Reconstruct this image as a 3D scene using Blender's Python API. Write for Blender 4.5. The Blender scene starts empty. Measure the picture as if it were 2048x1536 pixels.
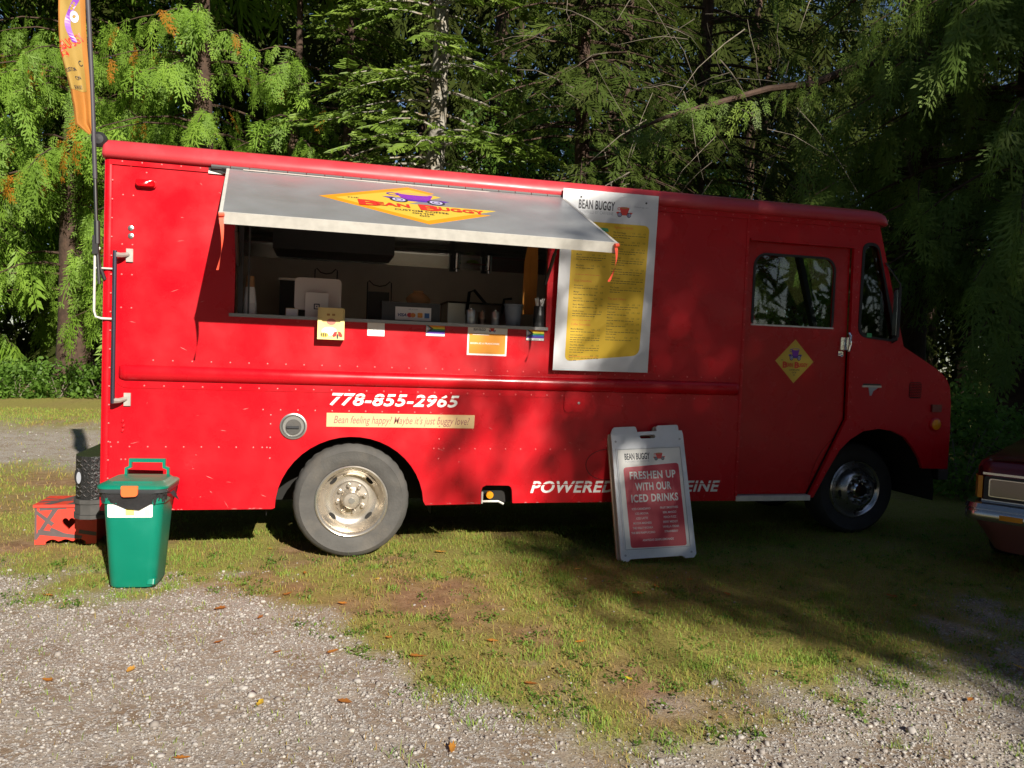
import bpy, math, random
import numpy as np
from mathutils import Vector, Matrix
from mathutils.geometry import tessellate_polygon

rng = np.random.default_rng(7)
random.seed(7)
SC = bpy.context.scene
COL = SC.collection
R = math.radians

# ------------------------------------------------------------------ camera
cam_d = bpy.data.cameras.new('camera')
cam = bpy.data.objects.new('camera', cam_d)
COL.objects.link(cam)
SC.camera = cam
cam_d.sensor_width = 36.0
cam_d.lens = 36.0 * 1540 / 2048
cam_d.clip_start = 0.05
cam_d.clip_end = 600
CAM = Vector((1.362, -5.358, 1.459))
yaw, pitch, roll = R(13.81), R(-2.263), R(2.105)
fw = Vector((math.sin(yaw) * math.cos(pitch), math.cos(yaw) * math.cos(pitch), math.sin(pitch)))
rt = Vector((math.cos(yaw), -math.sin(yaw), 0))
up = rt.cross(fw)
r2 = math.cos(roll) * rt + math.sin(roll) * up
u2 = -math.sin(roll) * rt + math.cos(roll) * up
m = Matrix((r2, u2, -fw)).transposed().to_4x4()
m.translation = CAM
cam.matrix_world = m

# ------------------------------------------------------------------ sky, sun, exposure
TOSUN = Vector((0.266, -1.0, 0.538)).normalized()
W = bpy.data.worlds.new('World')
SC.world = W
W.use_nodes = True
nt = W.node_tree
sky = nt.nodes.new('ShaderNodeTexSky')
sky.sky_type = 'NISHITA'
sky.sun_disc = False
sky.air_density = 0.8
sky.dust_density = 0.3
sky.sun_elevation = math.asin(TOSUN.z)
sky.sun_rotation = math.atan2(TOSUN.x, TOSUN.y)
nt.links.new(sky.outputs[0], nt.nodes['Background'].inputs[0])
nt.nodes['Background'].inputs[1].default_value = 0.05
sun_d = bpy.data.lights.new('sun', 'SUN')
sun_d.energy = 5.0
sun_d.angle = R(0.53)
sun_d.color = (1.0, 0.93, 0.82)
sun = bpy.data.objects.new('sun', sun_d)
COL.objects.link(sun)
sun.rotation_euler = TOSUN.to_track_quat('Z', 'Y').to_euler()
sun.location = (8, -30, 16)
SC.view_settings.view_transform = 'Standard'
SC.view_settings.look = 'None'
SC.view_settings.exposure = 0.75
SC.view_settings.gamma = 1.0
SC.view_settings.use_curve_mapping = False
SC.cycles.use_denoising = True
SC.cycles.max_bounces = 7
SC.cycles.transparent_max_bounces = 12
SC.cycles.sample_clamp_indirect = 6.0

# ------------------------------------------------------------------ materials
MATS = {}


def mat(name, col, rough=0.5, metal=0.0, spec=0.5, var=0.0, vscale=6.0, bump=0.0, bscale=40.0, coat=0.0,
        rvar=0.0, dirt=None, dscale=2.0, damt=0.0):
    if name in MATS:
        return MATS[name]
    M = bpy.data.materials.new(name)
    M.use_nodes = True
    t = M.node_tree
    b = t.nodes['Principled BSDF']
    b.inputs['Base Color'].default_value = (*col, 1)
    b.inputs['Roughness'].default_value = rough
    b.inputs['Metallic'].default_value = metal
    b.inputs['Specular IOR Level'].default_value = spec
    b.inputs['Coat Weight'].default_value = coat
    b.inputs['Coat Roughness'].default_value = 0.12
    tc = t.nodes.new('ShaderNodeTexCoord')
    last = None
    if var > 0:
        n = t.nodes.new('ShaderNodeTexNoise')
        n.inputs['Scale'].default_value = vscale
        n.inputs['Detail'].default_value = 6
        t.links.new(tc.outputs['Object'], n.inputs['Vector'])
        mr = t.nodes.new('ShaderNodeMapRange')
        mr.inputs[1].default_value = 0.3
        mr.inputs[2].default_value = 0.7
        mr.inputs[3].default_value = 1 - var
        mr.inputs[4].default_value = 1 + var
        t.links.new(n.outputs['Fac'], mr.inputs[0])
        vm = t.nodes.new('ShaderNodeVectorMath')
        vm.operation = 'SCALE'
        vm.inputs[0].default_value = col
        t.links.new(mr.outputs[0], vm.inputs['Scale'])
        last = vm.outputs[0]
    if dirt is not None:
        n2 = t.nodes.new('ShaderNodeTexNoise')
        n2.inputs['Scale'].default_value = dscale
        n2.inputs['Detail'].default_value = 9
        n2.inputs['Roughness'].default_value = 0.65
        t.links.new(tc.outputs['Object'], n2.inputs['Vector'])
        mr2 = t.nodes.new('ShaderNodeMapRange')
        mr2.inputs[1].default_value = 0.48
        mr2.inputs[2].default_value = 0.75
        mr2.inputs[4].default_value = damt
        t.links.new(n2.outputs['Fac'], mr2.inputs[0])
        mx = t.nodes.new('ShaderNodeMix')
        mx.data_type = 'RGBA'
        mx.inputs[6].default_value = (*col, 1)
        mx.inputs[7].default_value = (*dirt, 1)
        t.links.new(mr2.outputs[0], mx.inputs[0])
        if last is not None:
            t.links.new(last, mx.inputs[6])
        last = mx.outputs[2]
    if last is not None:
        t.links.new(last, b.inputs['Base Color'])
    if rvar > 0:
        n3 = t.nodes.new('ShaderNodeTexNoise')
        n3.inputs['Scale'].default_value = 4.0
        n3.inputs['Detail'].default_value = 8
        t.links.new(tc.outputs['Object'], n3.inputs['Vector'])
        mr3 = t.nodes.new('ShaderNodeMapRange')
        mr3.inputs[1].default_value = 0.35
        mr3.inputs[2].default_value = 0.7
        mr3.inputs[3].default_value = max(0.02, rough - rvar)
        mr3.inputs[4].default_value = rough + rvar
        t.links.new(n3.outputs['Fac'], mr3.inputs[0])
        t.links.new(mr3.outputs[0], b.inputs['Roughness'])
    if bump > 0:
        n4 = t.nodes.new('ShaderNodeTexNoise')
        n4.inputs['Scale'].default_value = bscale
        n4.inputs['Detail'].default_value = 4
        t.links.new(tc.outputs['Object'], n4.inputs['Vector'])
        bp = t.nodes.new('ShaderNodeBump')
        bp.inputs['Strength'].default_value = bump
        bp.inputs['Distance'].default_value = 0.02
        t.links.new(n4.outputs['Fac'], bp.inputs['Height'])
        t.links.new(bp.outputs[0], b.inputs['Normal'])
    MATS[name] = M
    return M


def glass_mat(name, tint, refl=0.5):
    M = bpy.data.materials.new(name)
    M.use_nodes = True
    t = M.node_tree
    for n in list(t.nodes):
        t.nodes.remove(n)
    out = t.nodes.new('ShaderNodeOutputMaterial')
    tr = t.nodes.new('ShaderNodeBsdfTransparent')
    tr.inputs[0].default_value = (*tint, 1)
    gl = t.nodes.new('ShaderNodeBsdfGlossy')
    gl.inputs['Roughness'].default_value = 0.02
    lw_ = t.nodes.new('ShaderNodeLayerWeight')
    lw_.inputs[0].default_value = 0.5
    pw = t.nodes.new('ShaderNodeMath')
    pw.operation = 'POWER'
    pw.inputs[1].default_value = 5.0
    fr = t.nodes.new('ShaderNodeMath')
    fr.operation = 'MULTIPLY_ADD'
    fr.inputs[1].default_value = 0.92
    fr.inputs[2].default_value = 0.08
    t.links.new(lw_.outputs['Facing'], pw.inputs[0])
    t.links.new(pw.outputs[0], fr.inputs[0])
    mx = t.nodes.new('ShaderNodeMixShader')
    t.links.new(fr.outputs[0], mx.inputs[0])
    t.links.new(tr.outputs[0], mx.inputs[1])
    t.links.new(gl.outputs[0], mx.inputs[2])
    t.links.new(mx.outputs[0], out.inputs[0])
    MATS[name] = M
    return M


def foliage_mat(name, ramp, trans=0.35, rough=0.55, spec=0.3):
    """colour by per-spray tint attribute"""
    M = bpy.data.materials.new(name)
    M.use_nodes = True
    t = M.node_tree
    b = t.nodes['Principled BSDF']
    out = t.nodes['Material Output']
    at = t.nodes.new('ShaderNodeAttribute')
    at.attribute_name = 'tint'
    cr = t.nodes.new('ShaderNodeValToRGB')
    el = cr.color_ramp.elements
    el[0].position, el[0].color = ramp[0][0], (*ramp[0][1], 1)
    el[1].position, el[1].color = ramp[-1][0], (*ramp[-1][1], 1)
    for p, c in ramp[1:-1]:
        e = el.new(p)
        e.color = (*c, 1)
    t.links.new(at.outputs['Fac'], cr.inputs[0])
    t.links.new(cr.outputs[0], b.inputs['Base Color'])
    b.inputs['Roughness'].default_value = rough
    b.inputs['Specular IOR Level'].default_value = spec
    if trans > 0:
        tl = t.nodes.new('ShaderNodeBsdfTranslucent')
        hs = t.nodes.new('ShaderNodeHueSaturation')
        hs.inputs['Value'].default_value = 1.4
        t.links.new(cr.outputs[0], hs.inputs['Color'])
        t.links.new(hs.outputs[0], tl.inputs[0])
        mx = t.nodes.new('ShaderNodeMixShader')
        mx.inputs[0].default_value = trans
        t.links.new(b.outputs[0], mx.inputs[1])
        t.links.new(tl.outputs[0], mx.inputs[2])
        t.links.new(mx.outputs[0], out.inputs[0])
    MATS[name] = M
    return M


RED = mat('truck_paint_red', (0.48, 0.0028, 0.010), 0.31, 0, 0.38, var=0.06, vscale=1.3, rvar=0.1, coat=0.05,
          dirt=(0.50, 0.022, 0.026), dscale=1.7, damt=0.4, bump=0.05, bscale=1.6)
ROOFRED = mat('roof_paint_faded', (0.50, 0.035, 0.045), 0.42, 0, 0.5, var=0.06, vscale=2.0, rvar=0.08, dirt=(0.48, 0.10, 0.11), dscale=3, damt=0.5)
REDDOOR = mat('door_paint_red', (0.42, 0.002, 0.006), 0.27, 0, 0.4, var=0.05, vscale=1.3, rvar=0.06, coat=0.08,
              dirt=(0.44, 0.03, 0.03), dscale=1.1, damt=0.3)
RIVET = mat('rivet_worn', (0.68, 0.10, 0.10), 0.35, 0.0)
ALU = mat('aluminium_sheet', (0.42, 0.43, 0.44), 0.42, 0.6, 0.5, var=0.05, vscale=3, rvar=0.08, dirt=(0.30, 0.29, 0.28), damt=0.35, dscale=5)
ALUEDGE = mat('aluminium_edge', (0.62, 0.60, 0.55), 0.5, 0.2, var=0.1, vscale=20)
STEEL = mat('stainless_steel', (0.55, 0.55, 0.53), 0.28, 0.9, var=0.06, vscale=3)
CHROME = mat('chrome', (0.75, 0.75, 0.76), 0.1, 1.0, rvar=0.05)
CHROMED = mat('dusty_chrome', (0.62, 0.57, 0.50), 0.3, 0.8, var=0.12, vscale=9, rvar=0.1, dirt=(0.36, 0.29, 0.21), dscale=7, damt=0.5)
BLACKR = mat('black_rubber', (0.02, 0.02, 0.02), 0.65, var=0.2, vscale=30)
BLACKP = mat('black_plastic', (0.02, 0.02, 0.021), 0.4)
DARK = mat('dark_underbody', (0.012, 0.011, 0.01), 0.9)
TYREL = mat('tyre_dusty', (0.075, 0.072, 0.068), 0.85, var=0.2, vscale=7, bump=0.15, bscale=60, dirt=(0.125, 0.11, 0.092), dscale=5, damt=0.7)
TYRED = mat('tyre_clean', (0.03, 0.031, 0.035), 0.8, var=0.2, vscale=12)
WHITE = mat('white_board', (0.72, 0.73, 0.76), 0.45, var=0.03, vscale=5, dirt=(0.55, 0.54, 0.52), damt=0.3, dscale=4)
WHITEPL = mat('white_plastic', (0.70, 0.73, 0.78), 0.4, var=0.03, vscale=4, dirt=(0.42, 0.40, 0.38), damt=0.35, dscale=6)
VINYL = mat('white_vinyl', (0.82, 0.81, 0.78), 0.45, var=0.03, vscale=9)
YELLOW = mat('print_yellow', (0.76, 0.49, 0.02), 0.45)
YELLOWL = mat('logo_yellow', (0.62, 0.42, 0.05), 0.4)
ORANGE = mat('print_orange', (0.70, 0.27, 0.010), 0.42)
PURPLE = mat('print_purple', (0.20, 0.03, 0.38), 0.4)
PURPLED = mat('print_violet', (0.08, 0.03, 0.30), 0.4)
PRED = mat('print_red', (0.62, 0.03, 0.02), 0.4)
PREDB = mat('poster_red', (0.56, 0.015, 0.04), 0.4, var=0.05, vscale=3)
PDARK = mat('print_black', (0.025, 0.025, 0.035), 0.5)
PGREY = mat('print_grey', (0.36, 0.38, 0.42), 0.5)
PGREEN = mat('print_green', (0.06, 0.35, 0.13), 0.5)
PMENU = mat('print_menu_ink', (0.15, 0.10, 0.015), 0.5)
PORTXT = mat('print_menu_orange', (0.75, 0.20, 0.03), 0.5)
CREAM = mat('cream_vinyl', (0.66, 0.46, 0.23), 0.5, var=0.03, vscale=6)
SCRIPT = mat('script_ink', (0.30, 0.12, 0.10), 0.5)
BIN = mat('bin_green', (0.0, 0.18, 0.115), 0.38, var=0.05, vscale=4, rvar=0.08, dirt=(0.02, 0.24, 0.17), damt=0.4, dscale=6)
BAG = mat('black_bin_bag', (0.025, 0.025, 0.027), 0.25, var=0.2, vscale=10, bump=0.35, bscale=14)
LATCH = mat('latch_orange', (0.82, 0.14, 0.03), 0.5)
RIBBON = mat('ribbon_orange', (0.90, 0.10, 0.05), 0.6)
FLAG = mat('flag_orange_cloth', (0.38, 0.15, 0.022), 0.8, var=0.08, vscale=8)
FLAGY = mat('flag_yellow_cloth', (0.33, 0.21, 0.045), 0.8, var=0.08, vscale=8)
STOOL = mat('stool_red', (0.62, 0.05, 0.03), 0.5, var=0.06)
TAPE = mat('stool_grey_tape', (0.10, 0.075, 0.075), 0.6, var=0.15, vscale=15)
AMBER = mat('amber_lens', (0.75, 0.28, 0.01), 0.2)
REDLENS = mat('red_lens', (0.65, 0.003, 0.008), 0.12, coat=0.5)
DARKLENS = mat('dark_red_lens', (0.14, 0.003, 0.008), 0.1, coat=0.5)
INWALL = mat('cab_cream_wall', (0.78, 0.68, 0.57), 0.4, var=0.05)
INSTEEL = mat('inner_steel_wall', (0.62, 0.62, 0.56), 0.22, 0.8, bump=0.25, bscale=1.6)
INDARK = mat('inner_dark', (0.03, 0.028, 0.027), 0.45)
SEATM = mat('cab_dark', (0.02, 0.02, 0.02), 0.7)
PAPER = mat('paper_white', (0.75, 0.74, 0.72), 0.6)
KRAFT = mat('kraft_paper', (0.36, 0.19, 0.08), 0.7)
WOODL = mat('pale_wood', (0.72, 0.55, 0.22), 0.5, var=0.06, vscale=14)
TABLET = mat('tablet_white', (0.60, 0.55, 0.50), 0.4)
GREYTUB = mat('grey_tub', (0.18, 0.21, 0.26), 0.35)
APRON = mat('apron_ochre', (0.40, 0.16, 0.02), 0.8, var=0.12)
BARKR = mat('bark_red_brown', (0.06, 0.034, 0.022), 0.9, var=0.35, vscale=9, bump=0.8, bscale=18)
BARKG = mat('bark_grey', (0.27, 0.25, 0.21), 0.9, var=0.4, vscale=9, bump=0.8, bscale=22, dirt=(0.20, 0.13, 0.03), damt=0.8, dscale=3)
TWIG = mat('dead_twig', (0.20, 0.17, 0.13), 0.9, var=0.3)
CARRED = mat('car_maroon', (0.15, 0.014, 0.02), 0.22, 0.25, coat=0.6)
CARPINK = mat('car_valance', (0.21, 0.085, 0.075), 0.55, var=0.06)
CARBUMP = mat('car_bumper_chrome', (0.60, 0.60, 0.64), 0.18, 0.95)
LAMPGL = mat('car_lamp_lens', (0.30, 0.26, 0.22), 0.12, 0.3)
GLASS = glass_mat('window_glass', (0.72, 0.80, 0.76))
GLASSD = glass_mat('vent_window_glass', (0.22, 0.27, 0.25))
CEDAR = foliage_mat('cedar_sunlit_green', [(0.0, (0.42, 0.17, 0.015)), (0.035, (0.35, 0.17, 0.02)), (0.06, (0.11, 0.19, 0.022)),  # brighter cedar copy: sunlight put into the leaf colour
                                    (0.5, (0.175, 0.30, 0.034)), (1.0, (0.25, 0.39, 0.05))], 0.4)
CEDARD = foliage_mat('cedar_shaded_green', [(0.0, (0.20, 0.10, 0.02)), (0.04, (0.10, 0.15, 0.025)),  # darker cedar copy: shade put into the leaf colour
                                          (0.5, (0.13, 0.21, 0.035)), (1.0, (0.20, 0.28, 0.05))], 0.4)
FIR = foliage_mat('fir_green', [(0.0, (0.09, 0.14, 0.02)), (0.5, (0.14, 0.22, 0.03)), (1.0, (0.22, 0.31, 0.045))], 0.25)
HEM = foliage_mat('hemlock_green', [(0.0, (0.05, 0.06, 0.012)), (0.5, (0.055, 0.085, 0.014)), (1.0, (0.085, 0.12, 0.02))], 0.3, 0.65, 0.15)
GLOOM = foliage_mat('shaded_wood_green', [(0.0, (0.03, 0.032, 0.008)), (0.5, (0.035, 0.05, 0.010)), (1.0, (0.06, 0.08, 0.015))], 0.15, 0.8, 0.05)  # canopy gloom put into the leaf colour, darkest of the greens
BROAD = foliage_mat('broadleaf_green', [(0.0, (0.07, 0.13, 0.02)), (0.5, (0.12, 0.23, 0.035)), (1.0, (0.20, 0.33, 0.06))], 0.5, 0.45)
GRASS = foliage_mat('grass_blades', [(0.0, (0.36, 0.23, 0.09)), (0.25, (0.40, 0.31, 0.08)), (0.4, (0.31, 0.34, 0.065)),
                                     (0.7, (0.24, 0.35, 0.055)), (1.0, (0.15, 0.31, 0.045))], 0.35, 0.6)
STONE = foliage_mat('gravel_stone', [(0.0, (0.17, 0.145, 0.125)), (0.4, (0.29, 0.26, 0.235)), (0.7, (0.37, 0.35, 0.33)),
                                     (0.93, (0.44, 0.40, 0.35)), (1.0, (0.62, 0.60, 0.56))], 0.0, 0.8)
LEAFD = foliage_mat('dead_leaf', [(0.0, (0.22, 0.075, 0.02)), (0.5, (0.48, 0.19, 0.03)), (0.8, (0.62, 0.33, 0.06)), (1.0, (0.62, 0.50, 0.03))], 0.2, 0.6)

# ------------------------------------------------------------------ mesh helpers


def tag(o, label=None, cat=None, group=None, kind=None):
    if label:
        o['label'] = label
    if cat:
        o['category'] = cat
    if group:
        o['group'] = group
    if kind:
        o['kind'] = kind
    return o


WOFF = {}                                                    # world place of the empties; meshes are modelled in world space


def thing(name, label, cat, loc=(0, 0, 0), group=None):
    o = bpy.data.objects.new(name, None)
    o.empty_display_size = 0.1
    o.location = loc
    COL.objects.link(o)
    WOFF[o] = Vector(loc)
    return tag(o, label, cat, group)


def put(name, me, parent=None):
    o = bpy.data.objects.new(name, me)
    COL.objects.link(o)
    if parent is not None:
        o.parent = parent
        o.matrix_parent_inverse = Matrix.Translation(-WOFF.get(parent, Vector((0, 0, 0))))
    return o


def obj(name, V, F, m, parent=None, smooth=False, angle=None):
    me = bpy.data.meshes.new(name)
    me.from_pydata([tuple(v) for v in V], [], [tuple(f) for f in F])
    me.materials.append(m)
    if smooth:
        me.polygons.foreach_set('use_smooth', [True] * len(me.polygons))
        if angle is not None:
            try:
                me.set_sharp_from_angle(angle=R(angle))
            except Exception:
                pass
    me.update()
    return put(name, me, parent)


class B:
    """collects geometry"""

    def __init__(s):
        s.v, s.f = [], []

    def add(s, V, F):
        n = len(s.v)
        s.v += [tuple(v) for v in V]
        s.f += [tuple(i + n for i in f) for f in F]
        return s

    def box(s, a, b):
        (x0, y0, z0), (x1, y1, z1) = a, b
        return s.add([(x0, y0, z0), (x1, y0, z0), (x1, y1, z0), (x0, y1, z0), (x0, y0, z1), (x1, y0, z1), (x1, y1, z1), (x0, y1, z1)],
                     [(0, 3, 2, 1), (4, 5, 6, 7), (0, 1, 5, 4), (1, 2, 6, 5), (2, 3, 7, 6), (3, 0, 4, 7)])

    def tube(s, pts, r, n=8, cap=True):
        pts = [Vector(p) for p in pts]
        rs = r if isinstance(r, (list, tuple)) else [r] * len(pts)
        rings = []
        ref = None
        for i, p in enumerate(pts):
            d = (pts[min(i + 1, len(pts) - 1)] - pts[max(i - 1, 0)]).normalized()
            if ref is None:
                ref = Vector((0, 0, 1)) if abs(d.z) < 0.9 else Vector((1, 0, 0))
            a = d.cross(ref).normalized()
            b = d.cross(a).normalized()
            ref = a.cross(d)
            rings.append([p + rs[i] * (math.cos(2 * math.pi * k / n) * a + math.sin(2 * math.pi * k / n) * b) for k in range(n)])
        return s.loft(rings, cap)

    def loft(s, rings, cap=True, closed=True):
        n = len(rings[0])
        V = [v for r_ in rings for v in r_]
        F = []
        for i in range(len(rings) - 1):
            for k in range(n if closed else n - 1):
                k2 = (k + 1) % n
                F.append((i * n + k, i * n + k2, (i + 1) * n + k2, (i + 1) * n + k))
        if cap is True:
            F.append(tuple(range(n - 1, -1, -1)))
        if cap:
            F.append(tuple(range((len(rings) - 1) * n, len(rings) * n)))
        return s.add(V, F)

    def lathe(s, prof, c, n=48, axis='Y', cap='end'):
        """profile of (radius, along)"""
        rings = []
        for r_, a in prof:
            ring = []
            for k in range(n):
                t = 2 * math.pi * k / n
                q, w = r_ * math.cos(t), r_ * math.sin(t)
                if axis == 'Y':
                    ring.append((c[0] + q, c[1] + a, c[2] + w))
                elif axis == 'Z':
                    ring.append((c[0] + q, c[1] + w, c[2] + a))
                else:
                    ring.append((c[0] + a, c[1] + q, c[2] + w))
            rings.append(ring)
        return s.loft(rings, cap)

    def make(s, name, m, parent=None, smooth=False, angle=35):
        return obj(name, s.v, s.f, m, parent, smooth, angle if smooth else None)


class Fr:
    """a flat frame: u right, v up, h out of the surface"""

    def __init__(s, o, u, v):
        s.o, s.u, s.v = Vector(o), Vector(u).normalized(), Vector(v).normalized()
        s.n = s.u.cross(s.v).normalized()

    def __call__(s, u, v, h=0.0):
        return s.o + float(u) * s.u + float(v) * s.v + float(h) * s.n


class Sub:
    """a scaled, shifted piece of another frame"""

    def __init__(s, f, u0, v0, k=1.0, rot=0.0, h0=0.0):
        s.f, s.u0, s.v0, s.k, s.c, s.s, s.h0 = f, u0, v0, k, math.cos(rot), math.sin(rot), h0

    def __call__(s, u, v, h=0.0):
        return s.f(s.u0 + s.k * (u * s.c - v * s.s), s.v0 + s.k * (u * s.s + v * s.c), h + s.h0)


SIDE = Fr((0, 0, 0), (1, 0, 0), (0, 0, 1))


def prism(loops, fr, h0, h1):
    """polygon (first loop outer, others holes) extruded from h0 to h1"""
    b = B()
    pts = [p for l in loops for p in l]
    tris = tessellate_polygon([[Vector((p[0], p[1], 0)) for p in l] for l in loops])
    n = len(pts)
    V = [fr(p[0], p[1], h1) for p in pts]
    F = []
    for t in tris:
        a, c, d = [pts[i] for i in t]
        area = (c[0] - a[0]) * (d[1] - a[1]) - (d[0] - a[0]) * (c[1] - a[1])
        F.append(tuple(t) if area > 0 else tuple(reversed(t)))
    if h0 != h1:
        V += [fr(p[0], p[1], h0) for p in pts]
        F += [tuple(i + n for i in reversed(f)) for f in list(F)]
        s = 0
        for li, l in enumerate(loops):
            k = len(l)
            ar = sum(l[i][0] * l[(i + 1) % k][1] - l[(i + 1) % k][0] * l[i][1] for i in range(k))
            ccw = (ar > 0) == (li == 0)
            for i in range(k):
                a, c = s + i, s + (i + 1) % k
                F.append((a + n, c + n, c, a) if ccw else (a, c, c + n, a + n))
            s += k
    return b.add(V, F)


def flat(name, loops, fr, h, m, parent=None, th=0.0012):
    if not isinstance(loops[0][0], (tuple, list)):
        loops = [loops]
    return prism(loops, fr, h, h + th).make(name, m, parent)


def rrect(x0, y0, x1, y1, r=0.0, n=5):
    if not isinstance(r, (tuple, list)) and r <= 0:
        return [(x0, y0), (x1, y0), (x1, y1), (x0, y1)]
    rs = r if isinstance(r, (tuple, list)) else [r] * 4
    out = []
    for (cx, cy, a0, rr) in ((x1 - rs[0], y0 + rs[0], -90, rs[0]), (x1 - rs[1], y1 - rs[1], 0, rs[1]),
                             (x0 + rs[2], y1 - rs[2], 90, rs[2]), (x0 + rs[3], y0 + rs[3], 180, rs[3])):
        for k in range(n + 1):
            t = R(a0 + 90 * k / n)
            out.append((cx + rr * math.cos(t), cy + rr * math.sin(t)))
    return out


def ell(cx, cy, a, b, n=24, t0=0, t1=360, full=True):
    return [(cx + a * math.cos(R(t0 + (t1 - t0) * k / (n if full else n - 1))), cy + b * math.sin(R(t0 + (t1 - t0) * k / (n if full else n - 1)))) for k in range(n)]


def roundpoly(P, r, n=4):
    """round each corner of polygon P, r a number or list"""
    out = []
    k = len(P)
    rs = r if isinstance(r, (list, tuple)) else [r] * k
    for i in range(k):
        p, a, c = Vector(P[i]), Vector(P[i - 1]), Vector(P[(i + 1) % k])
        if rs[i] <= 0:
            out.append(tuple(p))
            continue
        d1, d2 = (a - p), (c - p)
        q = min(rs[i], d1.length * 0.49, d2.length * 0.49)
        s, e = p + d1.normalized() * q, p + d2.normalized() * q
        for j in range(n + 1):
            t = j / n
            out.append(tuple((1 - t) ** 2 * s + 2 * t * (1 - t) * p + t * t * e))
    return out


TCACHE = {}


def text_geo(s, offset=0.0, shear=0.0, align='CENTER', res=3, space=1.0):
    key = (s, offset, shear, align, res, space)
    if key in TCACHE:
        return TCACHE[key]
    cu = bpy.data.curves.new('t', 'FONT')
    cu.body = s
    cu.size = 1.0
    cu.shear = shear
    cu.offset = offset
    cu.align_x = align
    cu.resolution_u = res
    cu.space_character = space
    ob = bpy.data.objects.new('t', cu)
    me = ob.to_mesh()
    V = [(v.co.x, v.co.y) for v in me.vertices]
    F = [tuple(p.vertices) for p in me.polygons]
    ob.to_mesh_clear()
    bpy.data.objects.remove(ob)
    bpy.data.curves.remove(cu)
    TCACHE[key] = (V, F)
    return V, F


def text_to(b, s, u, v, size, fr, h, sx=1.0, offset=0.0, shear=0.0, align='CENTER', rot=0.0, width=None, space=1.0, res=3):
    """size = cap height; width = fit to this width"""
    V, F = text_geo(s, offset, shear, align, res, space)
    if not V:
        return
    k = size / 0.70
    if width is not None:
        xs = [q[0] for q in V]
        sx = width / ((max(xs) - min(xs)) * k)
    c, sn = math.cos(rot), math.sin(rot)
    P = [(u + c * x * k * sx - sn * y * k, v + sn * x * k * sx + c * y * k) for x, y in V]
    b.add([fr(x, y, h) for x, y in P], F)


def text(name, s, u, v, size, fr, h, m, parent, **kw):
    b = B()
    text_to(b, s, u, v, size, fr, h, **kw)
    return b.make(name, m, parent)


def nd(V):
    return V / (np.linalg.norm(V, axis=-1, keepdims=True) + 1e-9)


def npmesh(name, V, loops, sizes, m, parent=None, tint=None, smooth=False):
    """fast mesh from arrays; tint per vertex"""
    me = bpy.data.meshes.new(name)
    V = np.ascontiguousarray(V, dtype=np.float32)
    me.vertices.add(len(V))
    me.vertices.foreach_set('co', V.ravel())
    loops = np.ascontiguousarray(loops, dtype=np.int32).ravel()
    me.loops.add(len(loops))
    me.loops.foreach_set('vertex_index', loops)
    nf = len(loops) // sizes
    me.polygons.add(nf)
    me.polygons.foreach_set('loop_start', np.arange(0, nf * sizes, sizes, dtype=np.int32))
    try:
        me.polygons.foreach_set('loop_total', np.full(nf, sizes, dtype=np.int32))
    except Exception:
        pass
    if smooth:
        me.polygons.foreach_set('use_smooth', np.ones(nf, dtype=bool))
    if tint is not None:
        a = me.attributes.new('tint', 'FLOAT', 'POINT')
        a.data.foreach_set('value', np.ascontiguousarray(tint, dtype=np.float32))
    me.materials.append(m)
    me.update(calc_edges=True)
    return put(name, me, parent)

# ------------------------------------------------------------------ ground


def vnoise(x, y, f, seed):
    """smooth value noise in numpy, 0..1"""
    x, y = np.asarray(x) * f, np.asarray(y) * f
    xi, yi = np.floor(x).astype(np.int64), np.floor(y).astype(np.int64)
    fx, fy = x - xi, y - yi
    fx, fy = fx * fx * (3 - 2 * fx), fy * fy * (3 - 2 * fy)

    def h(a, b):
        n = (a * 374761393 + b * 668265263 + seed * 974711) & 0xffffffff
        n = ((n ^ (n >> 13)) * 1274126177) & 0xffffffff
        return ((n ^ (n >> 16)) & 0xffff) / 65535.0
    return (h(xi, yi) * (1 - fx) + h(xi + 1, yi) * fx) * (1 - fy) + (h(xi, yi + 1) * (1 - fx) + h(xi + 1, yi + 1) * fx) * fy


def fbm(x, y, f, seed, o=4):
    t, a, s = 0, 1.0, 0
    for k in range(o):
        t = t + a * vnoise(x, y, f * 2 ** k, seed + k)
        s += a
        a *= 0.55
    return t / s


def gz(x, y):
    return (fbm(x, y, 0.9, 3, 3) - 0.5) * 0.035 + (vnoise(x, y, 7.0, 11) - 0.5) * 0.010 - 0.004


YBX = [-8, -.5, .12, .76, 1.26, 1.5, 1.67, 1.81, 2.07, 2.6, 3.3, 3.9, 4.6, 5.3, 9]
YBY = [-.1, -.13, -.42, -.70, -.72, -1.2, -1.6, -2.15, -2.42, -2.6, -2.5, -2.35, -2.1, -1.95, -1.8]


def sst(a, b, x):
    t = np.clip((x - a) / (b - a), 0, 1)
    return t * t * (3 - 2 * t)


def gravel_mask(x, y):
    n = fbm(x, y, 1.6, 21) - 0.5
    n2 = fbm(x, y, 5.0, 25) - 0.5
    g = sst(-0.38, 0.34, np.interp(x, YBX, YBY) - y + n * 1.1 + n2 * 0.9)
    road = sst(-0.5, 0.5, 2.3 - np.abs(y - 6.6) + n * 2.0) * sst(1.0, 0.0, x)
    patch = sst(0.62, 0.74, fbm(x, y, 1.1, 44)) * sst(-0.9, -1.5, y) * sst(2.6, 3.4, x) * 0.8
    return np.clip(np.maximum(np.maximum(g, road), patch), 0, 1)


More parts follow.
